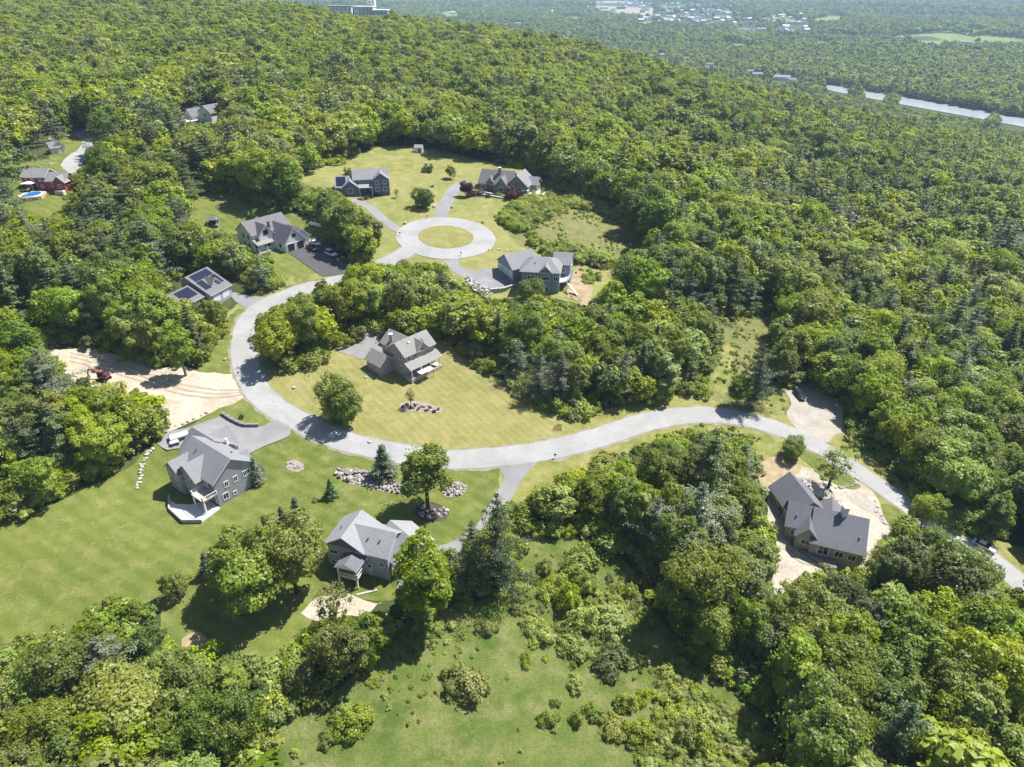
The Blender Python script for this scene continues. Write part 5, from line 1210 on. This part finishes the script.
LMK=[('the grey house with stone patio',(-63,112)),('the blue house above the meadow',(-26,94)),('the brown house in the sand yard',(64,108)),('the tan house with porch',(-28,158)),('the slate blue house',(7,208)),('the white farmhouse',(-80,224)),('the house with solar roof',(-90,186)),('the dark blue house with solar wing',(-60,277)),('the stone house',(-3,288)),('the red house',tuple(J_w(0,0))),('the orange excavator',tuple(hitv([(105,380)])[0][:2])),('the car in the gravel lot',tuple(hitv([(799,397)])[0][:2])),('the turning circle',(-23,235))]
info={}
idx=[int(i) for i in np.where(pick)[0]]
for i in idx:
    k='p' if kind[i] else 'b'; pi=int(r.choice([0,2,2,0,0,1])) if kind[i] else int(r.integers(6)); tn=NT_[pi] if kind[i] else tonef(i)
    sz='tall' if h[i]>15.5 else 'low' if h[i]<9 else 'medium high'
    rg=region(px[i],py[i]); lab=f"{sz} {TW[tn]} {'pine' if kind[i] else 'broadleaf tree'} in the {rg}"; info[i]=[k,pi,tn,lab,f"{'pines' if kind[i] else 'broadleaf trees'} in the {rg}"]
used=set()
for nm,(lx,ly) in LMK:
    for kk,wd in ((0,'broadleaf tree'),(1,'pine')):
        c=[i for i in idx if kind[i]==kk and i not in used]; i=min(c,key=lambda j:(x[j]-lx)**2+(y[j]-ly)**2)
        if math.hypot(x[i]-lx,y[i]-ly)<45: used.add(i); info[i][3]=f"{TW[info[i][2]]} {wd} nearest to {nm}"
for rg in [q[0] for q in REG]:
    for kk,wd in ((0,'broadleaf tree'),(1,'pine')):
        for key,word in ((lambda j:-h[j],'tallest'),(lambda j:px[j],'leftmost'),(lambda j:-px[j],'rightmost'),(lambda j:-py[j],'frontmost')):
            c=[i for i in idx if kind[i]==kk and i not in used and info[i][4].endswith(rg)]
            if len(c)>2: i=min(c,key=key); used.add(i); info[i][3]=f"{word} {wd} of the {rg}"
for i in idx:
    k,pi,tn,lab,grp=info[i]; tree(k,pi,tn,float(x[i]),float(y[i]),float(h[i]),float(r.uniform(.88,1.18)),lab,grp)
# ---- the rest: one object each, instanced foliage
def scatter(name,protos,P,scl,rot,pk,mats,label):
    V=[];T=[];tid=[];loops=[];ls=[];lt=[];mi=[]; o=0
    for k,(v,f,t,trunk) in enumerate(protos):
        V.append(v);T.append(t);tid.append(np.full(len(v),k)); base=o; o+=len(v)
        f=np.asarray(f); ls.extend((len(loops)+4*np.arange(len(f))).tolist()); lt.extend([4]*len(f)); loops.extend((f+base).ravel().tolist()); mi.extend([mats[k][0]]*len(f))
        if trunk is not None:
            tv=np.array(trunk.v); V.append(tv);T.append(np.zeros(len(tv)));tid.append(np.full(len(tv),k))
            for q in trunk.f: ls.append(len(loops)); lt.append(len(q)); loops.extend(int(a)+o for a in q); mi.append(mats[k][1])
            o+=len(tv)
    n=len(P); V.append(P); T.append(np.zeros(n)); tid.append(np.full(n,-1))
    V=np.vstack(V); me=bpy.data.meshes.new(name); me.vertices.add(len(V)); me.vertices.foreach_set('co',V.astype(np.float32).ravel())
    me.loops.add(len(loops)); me.loops.foreach_set('vertex_index',np.array(loops,np.int32)); me.polygons.add(len(ls))
    me.polygons.foreach_set('loop_start',np.array(ls,np.int32)); me.polygons.foreach_set('loop_total',np.array(lt,np.int32)); me.polygons.foreach_set('material_index',np.array(mi,np.int32))
    def at(nm,ty,data,key='value'):
        a=me.attributes.new(nm,ty,'POINT'); a.data.foreach_set(key,np.asarray(data).ravel())
    m=len(V)-n; z=np.zeros
    at('tint','FLOAT',np.concatenate(T).astype(np.float32)); at('tid','INT',np.concatenate(tid).astype(np.int32))
    at('pick','INT',np.r_[z(m),pk].astype(np.int32)); at('spin','FLOAT',np.r_[z(m),rot].astype(np.float32)); at('size','FLOAT_VECTOR',np.vstack([z((m,3)),scl]).astype(np.float32),'vector')
    for q in matlist: me.materials.append(q)
    me.update(calc_edges=True); ob=link(name,me); tag(ob,label,None,None,'stuff')
    ng=bpy.data.node_groups.new(name,'GeometryNodeTree'); ng.interface.new_socket('Geometry',in_out='INPUT',socket_type='NodeSocketGeometry'); ng.interface.new_socket('Geometry',in_out='OUTPUT',socket_type='NodeSocketGeometry')
    N=ng.nodes; L=ng.links; gi=N.new('NodeGroupInput'); go=N.new('NodeGroupOutput'); J=N.new('GeometryNodeJoinGeometry')
    def attr(nm,dt):
        a=N.new('GeometryNodeInputNamedAttribute'); a.data_type=dt; a.inputs['Name'].default_value=nm; return a.outputs['Attribute']
    def cmp(sock,v):
        c=N.new('FunctionNodeCompare'); c.data_type='INT'; c.operation='EQUAL'; L.new(sock,c.inputs[2]); c.inputs[3].default_value=v; return c.outputs[0]
    def sep(v):
        s=N.new('GeometryNodeSeparateGeometry'); s.domain='POINT'; L.new(gi.outputs[0],s.inputs[0]); L.new(cmp(attr('tid','INT'),v),s.inputs[1]); return s.outputs[0]
    pts=sep(-1); cxyz=N.new('ShaderNodeCombineXYZ'); L.new(attr('spin','FLOAT'),cxyz.inputs[2]); e2r=N.new('FunctionNodeEulerToRotation'); L.new(cxyz.outputs[0],e2r.inputs[0])
    for k in range(len(protos)):
        ip=N.new('GeometryNodeInstanceOnPoints'); L.new(pts,ip.inputs['Points']); L.new(cmp(attr('pick','INT'),k),ip.inputs['Selection']); L.new(sep(k),ip.inputs['Instance'])
        L.new(e2r.outputs[0],ip.inputs['Rotation']); L.new(attr('size','FLOAT_VECTOR'),ip.inputs['Scale']); L.new(ip.outputs[0],J.inputs[0])
    L.new(J.outputs[0],go.inputs[0]); md=ob.modifiers.new('scatter','NODES'); md.node_group=ng; return ob
matlist=[M['leaf_bright'],M['leaf_mid'],M['leaf_dark'],M['leaf_pale'],M['needle'],M['needle_blue'],M['bark']]
def lowproto(per,cs,tr=True):
    Q=[];MT=[]
    for i,p in enumerate(BP[:6]):
        v,f,t,tk=broad(70+i,per=per,cs=cs,**p); Q.append((v,f,t,tk if tr else None)); MT.append(((0,1,1,2,3,0)[i],6))
    Q.append(Q[0]); MT.append((2,6)); Q.append(Q[2]); MT.append((1,6))
    for i,p in enumerate((PP[0],PP[2],PP[2])):
        v,f,t,tk=conifer(80+i,per=max(2,int(per/22)),cs=cs*.95,**p); Q.append((v,f,t,tk if tr else None)); MT.append((5 if i==2 else 4,6))
    return Q,MT
NBL=8
Q,MT=lowproto(130,.44)
def tree_scatter(name,x,y,h,kind,Q,MT,label,hs=14.5):
    n=len(x); pk=np.where(kind==1,NBL+r.integers(0,3,n),r.choice(NBL,n,p=[.2,.14,.13,.09,.08,.2,.04,.12]))
    s=h/np.where(kind==1,17.5,14.4); w=r.uniform(.9,1.5,n)
    return scatter(name,Q,np.stack([x,y,zf(x,y)-.2],1),np.stack([s*w,s*w,s],1),r.uniform(0,6.28,n),pk,MT,label)
rest=~pick
# hill beyond
x2,y2=jgrid(-900,760,470,1250,6.0,r); k=(np.abs(x2)<y2*.78+60); x2,y2=x2[k],y2[k]
px2,py2,d2=proj(x2,y2,zf(x2,y2)+14); h2=r.normal(13.6,2.9,len(x2)).clip(7.5,19.5); k2=(r.uniform(0,1,len(x2))<.05+.2*(nz(x2,y2,.02,4)>.38)+.25*inpoly(px2,py2,[(740,70),(1030,110),(1030,215),(860,170),(740,110)])).astype(int)
c=(~onclear(x2,y2))&~((y2>938)&(y2<1010)&(x2>-262)&(x2<-138))&(np.hypot(x2+154,y2-363)>14); f=~blocked(x2,y2,h2,.29*h2); c&=f
left=(x2/S+0)<-40
x2,y2,h2,k2=x2[c],y2[c],h2[c],k2[c]
xa,ya,ha,ka=np.r_[x[rest],x2],np.r_[y[rest],y2],np.r_[h[rest],h2],np.r_[kind[rest],k2]
tree_scatter('forest',xa,ya,ha,ka,Q,MT,'continuous summer forest covering the long hillside')
# valley: farther means fewer, larger crowns
Qf,MTf=lowproto(26,1.2,False); XS=[];YS=[];HS=[]
for d0,d1,sp,hh in ((0,2200,11.5,17),(2200,4200,18,19),(4200,11000,38,26)):
    X,Y=jgrid(-.8*d1-50,.8*d1+50,700,d1,sp,r,.48); D=np.hypot(X,Y); k=(D>=max(d0,1))&(D<d1)&(np.abs(X)<Y*.78+60)
    X,Y=X[k],Y[k]
    px_,py_,_=proj(X,Y,zf(X,Y)+hh)
    k=(py_>-30)&(py_<140)&((Y>1250)|(np.abs(X)>760)|(X>Y*.78+60))
    XS.append(X[k]);YS.append(Y[k]);HS.append(np.full(k.sum(),hh)*r.uniform(.75,1.2,k.sum()))
X,Y,Hh=map(np.concatenate,(XS,YS,HS))
k=~blocked(X,Y,Hh,.25*Hh); X,Y,Hh=X[k],Y[k],Hh[k]
# ---------------------------------------------------------------- shrubs, brush, grass
SHP=[dict(R=1.5,Ht=2.0,lob=13,zc=.4,fl=.5,lr=(.26,.5),rq=(.55,1.1)),dict(R=1.3,Ht=2.5,lob=12,zc=.42,fl=.5,lr=(.26,.5),rq=(.5,1.1)),dict(R=1.9,Ht=1.7,lob=16,zc=.36,fl=.5,lr=(.2,.42),rq=(.6,1.15))]
SM={}
M['shrub_leaf']=leafy('shrub_leaf',(.22,.29,.04),(.33,.405,.06),(.43,.48,.11),.52)
for i,p in enumerate(SHP):
    V,Fc,T,t=broad(110+i,per=120,cs=.15,**p)
    SM[i,'stem']=t.mesh('stem',M['bark'],smooth=True)
    for k in ('bright','mid','dark','pale','red'): SM[i,k]=leafmesh('foliage',V,Fc,T,M['shrub_leaf'] if k=='bright' else M['leaf_'+k])
def shrub(px,py,wpx,tone,label,group=None,i=None,name='shrub',flat=1.0):
    p=hitv([(px,py)])[0]; i=int(rng.integers(3)) if i is None else i
    s=wpx/(F/proj(*p)[2])/2/SHP[i]['R']
    e=empty(name,p,label,'shrub',group,rng.uniform(0,6.28)); e.scale=(s*rng.uniform(.9,1.3),s*rng.uniform(.75,1.05),s*flat*rng.uniform(.8,1.05)); link('stem',SM[i,'stem'],e); link('foliage',SM[i,tone],e); return e
MSH=[(486,630,17,'bright'),(535,632,25,'bright'),(526,660,13,'mid'),(465,688,36,'pale'),(568,606,30,'mid'),(579,568,34,'bright'),(555,588,26,'bright'),(573,650,26,'bright'),(581,628,28,'bright'),(613,626,34,'bright'),(610,664,28,'pale'),(576,686,17,'bright'),(548,721,17,'bright'),(577,722,14,'bright'),(593,714,16,'mid'),(555,704,8,'dark'),(625,706,18,'mid'),(642,699,20,'mid'),(658,697,14,'bright'),(668,678,20,'bright'),(658,730,22,'bright'),(676,716,24,'bright'),(684,736,26,'bright'),(671,754,16,'bright'),(644,753,14,'mid'),(612,729,20,'bright'),(637,736,26,'bright'),(355,727,29,'bright'),(343,712,16,'bright'),(432,634,20,'mid'),(630,594,14,'mid'),(587,590,22,'mid'),(545,572,18,'mid'),(328,740,17,'bright'),(338,722,14,'mid'),(600,640,12,'mid'),(699,745,24,'mid'),(705,720,22,'bright'),(560,640,9,'bright')]
for k,(a,b,w_,tn) in enumerate(MSH):
    sz='broad' if w_>25 else 'small' if w_<15 else 'medium'
    lab=f"{sz} {TW[tn]} shrub in the open meadow"
    shrub(a,b,w_,tn,lab,'shrubs in the open meadow')
ms=[o for o in sc.objects if o.name.startswith('shrub') and o.parent is None]
ms[1]['label']='round bright green shrub alone in the middle of the open meadow'; ms[3]['label']='largest pale shrub with dark shaded side on the left half of meadow'; ms[27]['label']='spreading bright shrub at the lower left edge of the meadow'; ms[10]['label']='broad grey green shrub at the right end of the meadow shrub group'; ms[12]['label']='small round grey green shrub nearest the bottom edge of meadow'
for a,b,w_,tn,l,nm in ((234,489,5,'red','dark red shrub in the bed beside the grey house','shrub'),(240,486,7,'red','larger red leaved shrub in the bed beside the grey house','shrub'),(250,480,6,'bright','small bright shrub near the blue spruce bed','shrub'),(247,485,5,'mid','small green shrub between red shrubs and blue spruce','shrub'),
 (190,577,7,'bright','tiny yellow green shrub beside the lone lawn spruce','shrub'),(315,501,5,'bright','tiny shrub on the lawn right of the spruce pair','shrub'),(818,500,10,'red','dark purple shrub touching the roof edge of brown house','shrub'),(242,418,5,'dark','small dark shrub on the grass corner by retaining wall','shrub'),
 (472,196,9,'red','red shrub at the left end of the stone house bed','shrub'),(480,195,7,'pale','pale shrub in the middle of the stone house bed','shrub'),(488,197,8,'red','red shrub in the middle of the stone house bed','shrub'),(499,196,7,'mid','green shrub near the door of the stone house','shrub'),(512,199,13,'red','broad dark red shrub at the right end of stone house bed','shrub'),
 (360,200,3.5,'red','small brown shrub, leftmost in the dark blue house bed','shrub'),(366,199,3.5,'red','small brown shrub, second from left in the dark blue house bed','shrub'),(371,198,3.5,'red','small brown shrub, second from right in the dark blue house bed','shrub'),(376,196,3.5,'red','small brown shrub, rightmost in the dark blue house bed','shrub'),
 (432,187,4,'dark','small dark round shrub right of the lone bushy tree on upper lawn','shrub'),(428,172,9,'pale','low pale shrub above the lone bushy tree on upper lawn','shrub'),(381,194,5,'bright','bright shrub at the right corner of the dark blue house','shrub'),(341,186,8,'pale','pale shrub left of the solar panels','shrub'),(349,175,9,'pale','pale shrub behind the solar panels','shrub')):
    shrub(a,b,w_,tn,l,None,None,nm)
for k in range(10):
    t_=k/9; shrub(403+35*t_,406+5.5*t_+(-1.6 if k%2 else 1.4),3.6,'red','small dark red plant in the narrow stone bed on dry lawn','red plants in the narrow stone bed')
# hidden gaps between the trees: undergrowth
SQ=[];SMT=[]
for i,p in enumerate(SHP):
    v,f,t,tk=broad(120+i,per=95,cs=.165,**p); SQ.append((v,f,t,None)); SMT.append(((0,3,0)[i],6))
SQ.append(SQ[0]); SMT.append((1,6)); SQ.append(SQ[1]); SMT.append((0,6))
SMT2=[(7,6),(7,6),(0,6),(7,6),(7,6)]
M['brush_leaf']=leafy('brush_leaf',(.24,.31,.05),(.36,.43,.08),(.46,.5,.15),.52)
matlist.append(M['brush_leaf'])
def brush_scatter(name,x,y,h,label,mt=None):
    n=len(x); s=h/2.0; w_=r.uniform(.8,1.3,n); return scatter(name,SQ,np.stack([x,y,zf(x,y)],1),np.stack([s*w_,s*w_,s],1),r.uniform(0,6.28,n),r.integers(0,5,n),mt or SMT,label)
x,y=jgrid(-260,260,30,330,2.9,r); k=(np.abs(x)<y*.8+20); x,y=x[k],y[k]; h=r.uniform(1.2,4.2,len(x))
dead=onclear(x,y); out=np.zeros(len(x),bool)
for f in (1,.6,.35):
    i=np.where(~out&~dead)[0]; b=blocked(x[i],y[i],h[i]*f,.5*h[i]*f); out[i[~b]]=True; h[i[~b]]*=f
x,y,h=x[out],y[out],h[out]; brush_scatter('undergrowth',x,y,h,'leafy undergrowth filling gaps and edges of the woods'); print('undergrowth',len(x))
# brushy places
bx=[];by=[];bh=[]
def brush_in(P,sp,h0,h1,thr,seed):
    W=hitv(catmull(P,True,4))[:,:2]; lo,hi=W.min(0),W.max(0); X_,Y_=jgrid(lo[0],hi[0],lo[1],hi[1],sp,r); k=inpoly(X_,Y_,W)&(nz(X_,Y_,.22,seed)+r.normal(0,.25,len(X_))>thr)
    for T_ in (MAIN,): k&=np.min(np.hypot(X_[:,None]-T_[None,:,0],Y_[:,None]-T_[None,:,1]),1)>5.5
    bx.append(X_[k]);by.append(Y_[k]);bh.append(r.uniform(h0,h1,k.sum()))
brush_in(BRUSH,2.0,.3,.9,.1,1); brush_in([(502,222),(512,208),(545,196),(560,206),(540,222),(520,232)],1.7,1.5,3.0,-.6,2); brush_in([(556,206),(600,196),(640,222),(632,228),(600,212)],1.8,1.5,3.2,-.5,3); brush_in([(530,236),(545,244),(580,252),(610,262),(606,268),(575,262),(540,254)],1.8,1.8,3.4,-.5,4)
brush_in([(722,318),(770,312),(772,345),(765,372),(716,388),(718,345)],1.9,.3,.9,.1,5); brush_in([(752,400),(770,388),(788,395),(795,412),(785,420)],1.7,.3,1.0,.1,6)
brush_in([(674,660),(700,690),(740,712),(765,730),(790,800),(700,800),(640,770),(650,720)],1.15,.5,1.4,-.5,7); brush_in([(540,552),(600,560),(640,580),(650,640),(600,650),(560,610)],1.3,.4,1.2,.12,8); brush_in([(400,640),(450,612),(500,596),(512,575),(530,585),(470,630),(410,660)],1.2,.4,1.2,.2,9)
brush_in([(845,440),(866,455),(905,492),(898,490),(870,468),(842,448)],1.2,.3,.9,-.2,10); brush_in([(640,440),(715,424),(756,436),(756,446),(715,434),(670,444)],1.4,.3,.9,0,11); brush_in([(560,255),(600,276),(590,285),(575,275)],1.5,.5,1.5,-.1,12)
brush_in([(262,775),(285,742),(335,700),(380,665),(398,640),(410,645),(350,710),(300,775)],1.3,.3,.9,.2,13); brush_in([(158,632),(186,640),(210,656),(240,665),(290,655),(300,640),(240,650),(180,630)],1.2,.3,.9,.1,14)
brush_in(MEADOW,1.9,.2,.6,.3,31); brush_in([(505,590),(560,560),(640,600),(660,660),(620,690),(560,660),(530,640)],1.7,.4,1.2,.15,32)
bx,by,bh=map(np.concatenate,(bx,by,bh)); brush_scatter('brush',bx,by,bh,'low leafy brush growing over the unmown ground',SMT2); print('brush',len(bx))
# ---------------------------------------------------------------- far town
TOWN=[]
def small_house(px,py,w,l,hh,pitch,mat,roofm,label,ang,group='houses in the far valley',flat=False,name='distant_house'):
    p=hitv([(px,py)])[0]; e=empty(name,p,label,'building' if flat else 'house',group,ang)
    b=MB(); 
    if flat:
        b.box(-l/2,l/2,-w/2,w/2,-3,hh); b.build('wall',M[mat],e,True); MB().box(-l/2-.4,l/2+.4,-w/2-.4,w/2+.4,hh+.01,hh+.7).build('roof',M[roofm],e,True)
    else:
        b.extr([(0,w/2,-3),(0,w/2,hh),(0,0,hh+pitch),(0,-w/2,hh),(0,-w/2,-3)],(-l/2,0,0),(l/2,0,0)); b.build('wall',M[mat],e,True)
        R=MB(); o=.5; s_=pitch/(w/2); R.extr([(0,w/2+o,hh-o*s_+.02),(0,0,hh+pitch+.02),(0,-w/2-o,hh-o*s_+.02),(0,-w/2-o,hh-o*s_+.4),(0,0,hh+pitch+.45),(0,w/2+o,hh-o*s_+.4)],(-l/2-o,0,0),(l/2+o,0,0)); R.build('roof',M[roofm],e,True)
    wn=MB(); nfl=max(1,int(hh/3.4))
    for fl in range(nfl):
        for i in range(max(2,int(l/3.5))):
            u=-l/2+1.7+i*(l-3.4)/max(1,int(l/3.5)-1)
            for sg in (-1,1): wn.box(u-.6,u+.6,sg*w/2-.06,sg*w/2+.06,1.0+fl*3.3,2.5+fl*3.3)
    wn.build('windows' if False else 'window_band',M['glass'],e,True)
    TOWN.append((p[0],p[1],max(w,l)*.62+4)); return e
rt=np.random.default_rng(21)
M['brick']=plain('brick_red',(.3,.13,.1),.8,.15,.5)
# big institution at the ridge top
M['instwall']=plain('pale_blue_render',(.5,.53,.62),.8,.05,.2)
def big(pxc,pyt,wpx,yd,dep,mat,roofm,label,name='institution_building',ang=0.0):
    d=ray(pxc,pyt); t_=yd/d[1]; x=d[0]*t_; ztop=HC+d[2]*t_; zg=float(zf(x,yd)); W_=wpx/(F/proj(x,yd,ztop)[2]); hh=ztop-zg
    e=empty(name,(x,yd,zg),label,'building' if name!='white_tower' else 'tower','large buildings beyond the crest' if name!='white_tower' else None,ang)
    MB().box(-W_/2,W_/2,-dep/2,dep/2,-6,hh).build('wall',M[mat],e,True); MB().box(-W_/2-.5,W_/2+.5,-dep/2-.5,dep/2+.5,hh+.01,hh+1.0).build('roof',M[roofm],e,True)
    for fl in range(max(1,int(hh/4.2))):
        b=MB(); n=max(2,int(W_/4.5))
        for i in range(n): u=-W_/2+(i+.5)*W_/n; b.box(u-.55,u+.55,-dep/2-.08,-dep/2+.05,hh-3.2-fl*4.2,hh-1.4-fl*4.2)
        b.build('window_row',M['glass'],e,True)
    TOWN.append((x,yd,W_*.6)); return e
big(341,6.5,24,965,24,'whitewall','roof_warm','long white flat roofed building peeking over the hill crest')
big(325,8.5,10,960,18,'whitewall','concrete','low white building left of the long one beyond the crest')
big(365,7,19,975,26,'instwall','concrete','grey blue multi storey block beyond the crest, left of its lower wing')
big(381,10.5,15,955,22,'instwall','concrete','grey blue lower block at the right end beyond the crest')
big(371,-4,7,992,9,'trim','concrete','white square tower rising behind the grey blue block','white_tower')
for q,l in (((604,9),'white flat roofed building at the left of the town lots'),((621,9),'brick coloured flat roofed building in the town lots'),((705,13),'brick coloured flat roofed building at the right of the town'),((636,6),'pale flat roofed building beyond the town lots'),((690,19),'long white flat roofed building in front of town houses'),((797,24),'long white flat roofed building right of the town')):
    b='brick' in l; small_house(q[0],q[1],22,46 if 'long' not in l else 70,9,0,'brick' if b else 'whitewall','roof_mid' if b else 'concrete',l,float(rt.uniform(-.3,.3)),'flat roofed town buildings',True,'town_building')
pts=[]
for _ in range(130): pts.append((rt.uniform(640,730),rt.uniform(4,24)))
for _ in range(34): pts.append((rt.uniform(725,810),rt.uniform(14,34)))
for _ in range(24): pts.append((rt.uniform(580,640),rt.uniform(0,16)))
for _ in range(12): pts.append((rt.uniform(400,560),rt.uniform(0,22)))
for a,b in pts:
    if 10<b<20 and 640<a<700 and rt.uniform()<.2: continue
    w=rt.uniform(12,21); lab='small pale house in the hazy far town' if 640<a<735 and b<26 else 'small pale house among trees in the far valley'
    small_house(a,b,w,w*rt.uniform(1.1,1.8),rt.uniform(6,9),rt.uniform(3,5),'whitewall' if rt.uniform()<.75 else 'tanwall',['roof_mid','concrete','concrete','roof_pale'][rt.integers(4)],lab,float(rt.uniform(0,3.1)),'houses of the far town' if 'town' in lab else 'houses in the far valley')
for (a,b,w,l,lab) in ((782,80,16,30,'large white house at the foot of the hill, nearest the river'),(792,83,10,14,'small white house beside the large one near river'),(757,77,12,22,'tan roofed long house at the foot of the hill'),(750,74,10,14,'small house left of the tan roofed long house'),(710,67,11,15,'white house above the crest line, right of two'),(706,70,9,12,'small white shed like house at crest line'),(686,61,11,14,'white house above the crest line among dark trees'),(661,57,10,14,'leftmost white house along the crest line'),(899,39,13,22,'white house at the edge of the pale fields'),(964,44,14,30,'long white barn beside the pale field'),(975,46,10,14,'small white house right of the long barn'),(893,40,9,12,'red roofed house left of the field house'),(518,25,12,24,'pale long house just over the crest'),(527,23,10,14,'small pale house right of the long crest house')):
    small_house(a,b,w,l,6,3.2,'whitewall' if 'tan' not in lab else 'tanwall','roof_warm' if 'tan' in lab else 'roof_pale' if w>12 else 'roof_grey',lab,float(rt.uniform(-.5,.5)),'houses at the foot of the hill' if b>50 else 'houses in the far valley')
# valley trees keep clear of houses, fields and river
k=~onclear(X,Y)
TW_=np.array(TOWN)
px_,py_,_=proj(X,Y,zf(X,Y)+2); near=inpoly(px_,py_,[(560,-5),(820,-5),(820,100),(560,80)])|True
i=np.where(k)[0]
for (a,b,c) in TOWN:
    dx=X[i]-a; dy=Y[i]-b; u=np.array([a,b])/math.hypot(a,b)
    al=dx*u[0]+dy*u[1]; la=np.abs(dx*u[1]-dy*u[0]); bad=(la<c)&(al>-c*9)&(al<c); i=i[~bad]
townlots=inpoly(px_[i],py_[i],[(588,0),(640,0),(735,8),(732,26),(640,20),(600,14)]); i=i[~townlots|(rt.uniform(0,1,len(i))<.2)]
X,Y,Hh=X[i],Y[i],Hh[i]
kv=(rt.uniform(0,1,len(X))<.12+.25*(nz(X,Y,.006,2)>.3)).astype(int)
tree_scatter('valley_forest',X,Y,Hh,kv,Qf,MTf,'hazy blue green woods filling the far valley')
print('valley trees',len(X))
# ---------------------------------------------------------------- light, haze, camera
w=bpy.data.worlds.new('World'); sc.world=w; w.use_nodes=True; nt=w.node_tree; nt.nodes.clear()
sky=nt.nodes.new('ShaderNodeTexSky'); sky.sky_type='NISHITA'; sky.sun_disc=False
SE=rad(59); SAZ=math.atan2(.84,.54)      # sun: to the right of and beyond the view
sky.sun_elevation=SE; sky.sun_rotation=SAZ; sky.air_density=1.0; sky.dust_density=1.0; sky.altitude=100
bg=nt.nodes.new('ShaderNodeBackground'); bg.inputs[1].default_value=.074; o=nt.nodes.new('ShaderNodeOutputWorld')
nt.links.new(sky.outputs[0],bg.inputs[0]); nt.links.new(bg.outputs[0],o.inputs[0])
L=bpy.data.lights.new('sun','SUN'); L.energy=5.0; L.angle=rad(.53); L.color=(1,.95,.86); lo=bpy.data.objects.new('sun',L); COL.objects.link(lo)
sv=Vector((math.sin(SAZ)*math.cos(SE),math.cos(SAZ)*math.cos(SE),math.sin(SE))); lo.rotation_euler=sv.to_track_quat('Z','Y').to_euler(); lo.location=(0,0,300)
HAZE=1
if HAZE:
    zlo=float(GZ.min())-1.2; hb=MB(); hb.box(-11900,11900,-1000,14600,zlo,152); t=NT('haze_air')
    v=t.n('ShaderNodeVolumePrincipled',ins={'Color':(.52,.76,1,1),'Density':1.15e-4,'Anisotropy':0.0}); t.l(v.outputs[0],t.out.inputs[1])
    hz=hb.build('haze',t.m); tag(hz,'thin pale blue summer haze over the valley',None,None,'stuff'); hz.visible_shadow=True
cam=bpy.data.cameras.new('camera'); cam.lens=36*F/1024; cam.sensor_width=36; cam.clip_start=1; cam.clip_end=40000
co=bpy.data.objects.new('camera',cam); COL.objects.link(co); co.location=(0,0,HC); co.rotation_euler=(math.pi/2-PIT,0,0); sc.camera=co
sc.view_settings.view_transform='Standard'; sc.view_settings.look='None'; sc.view_settings.exposure=.92; sc.view_settings.gamma=1
cy=sc.cycles; cy.max_bounces=6; cy.diffuse_bounces=4; cy.glossy_bounces=2; cy.transmission_bounces=3; cy.volume_bounces=0; cy.transparent_max_bounces=8
cy.use_denoising=True; cy.caustics_reflective=False; cy.caustics_refractive=False
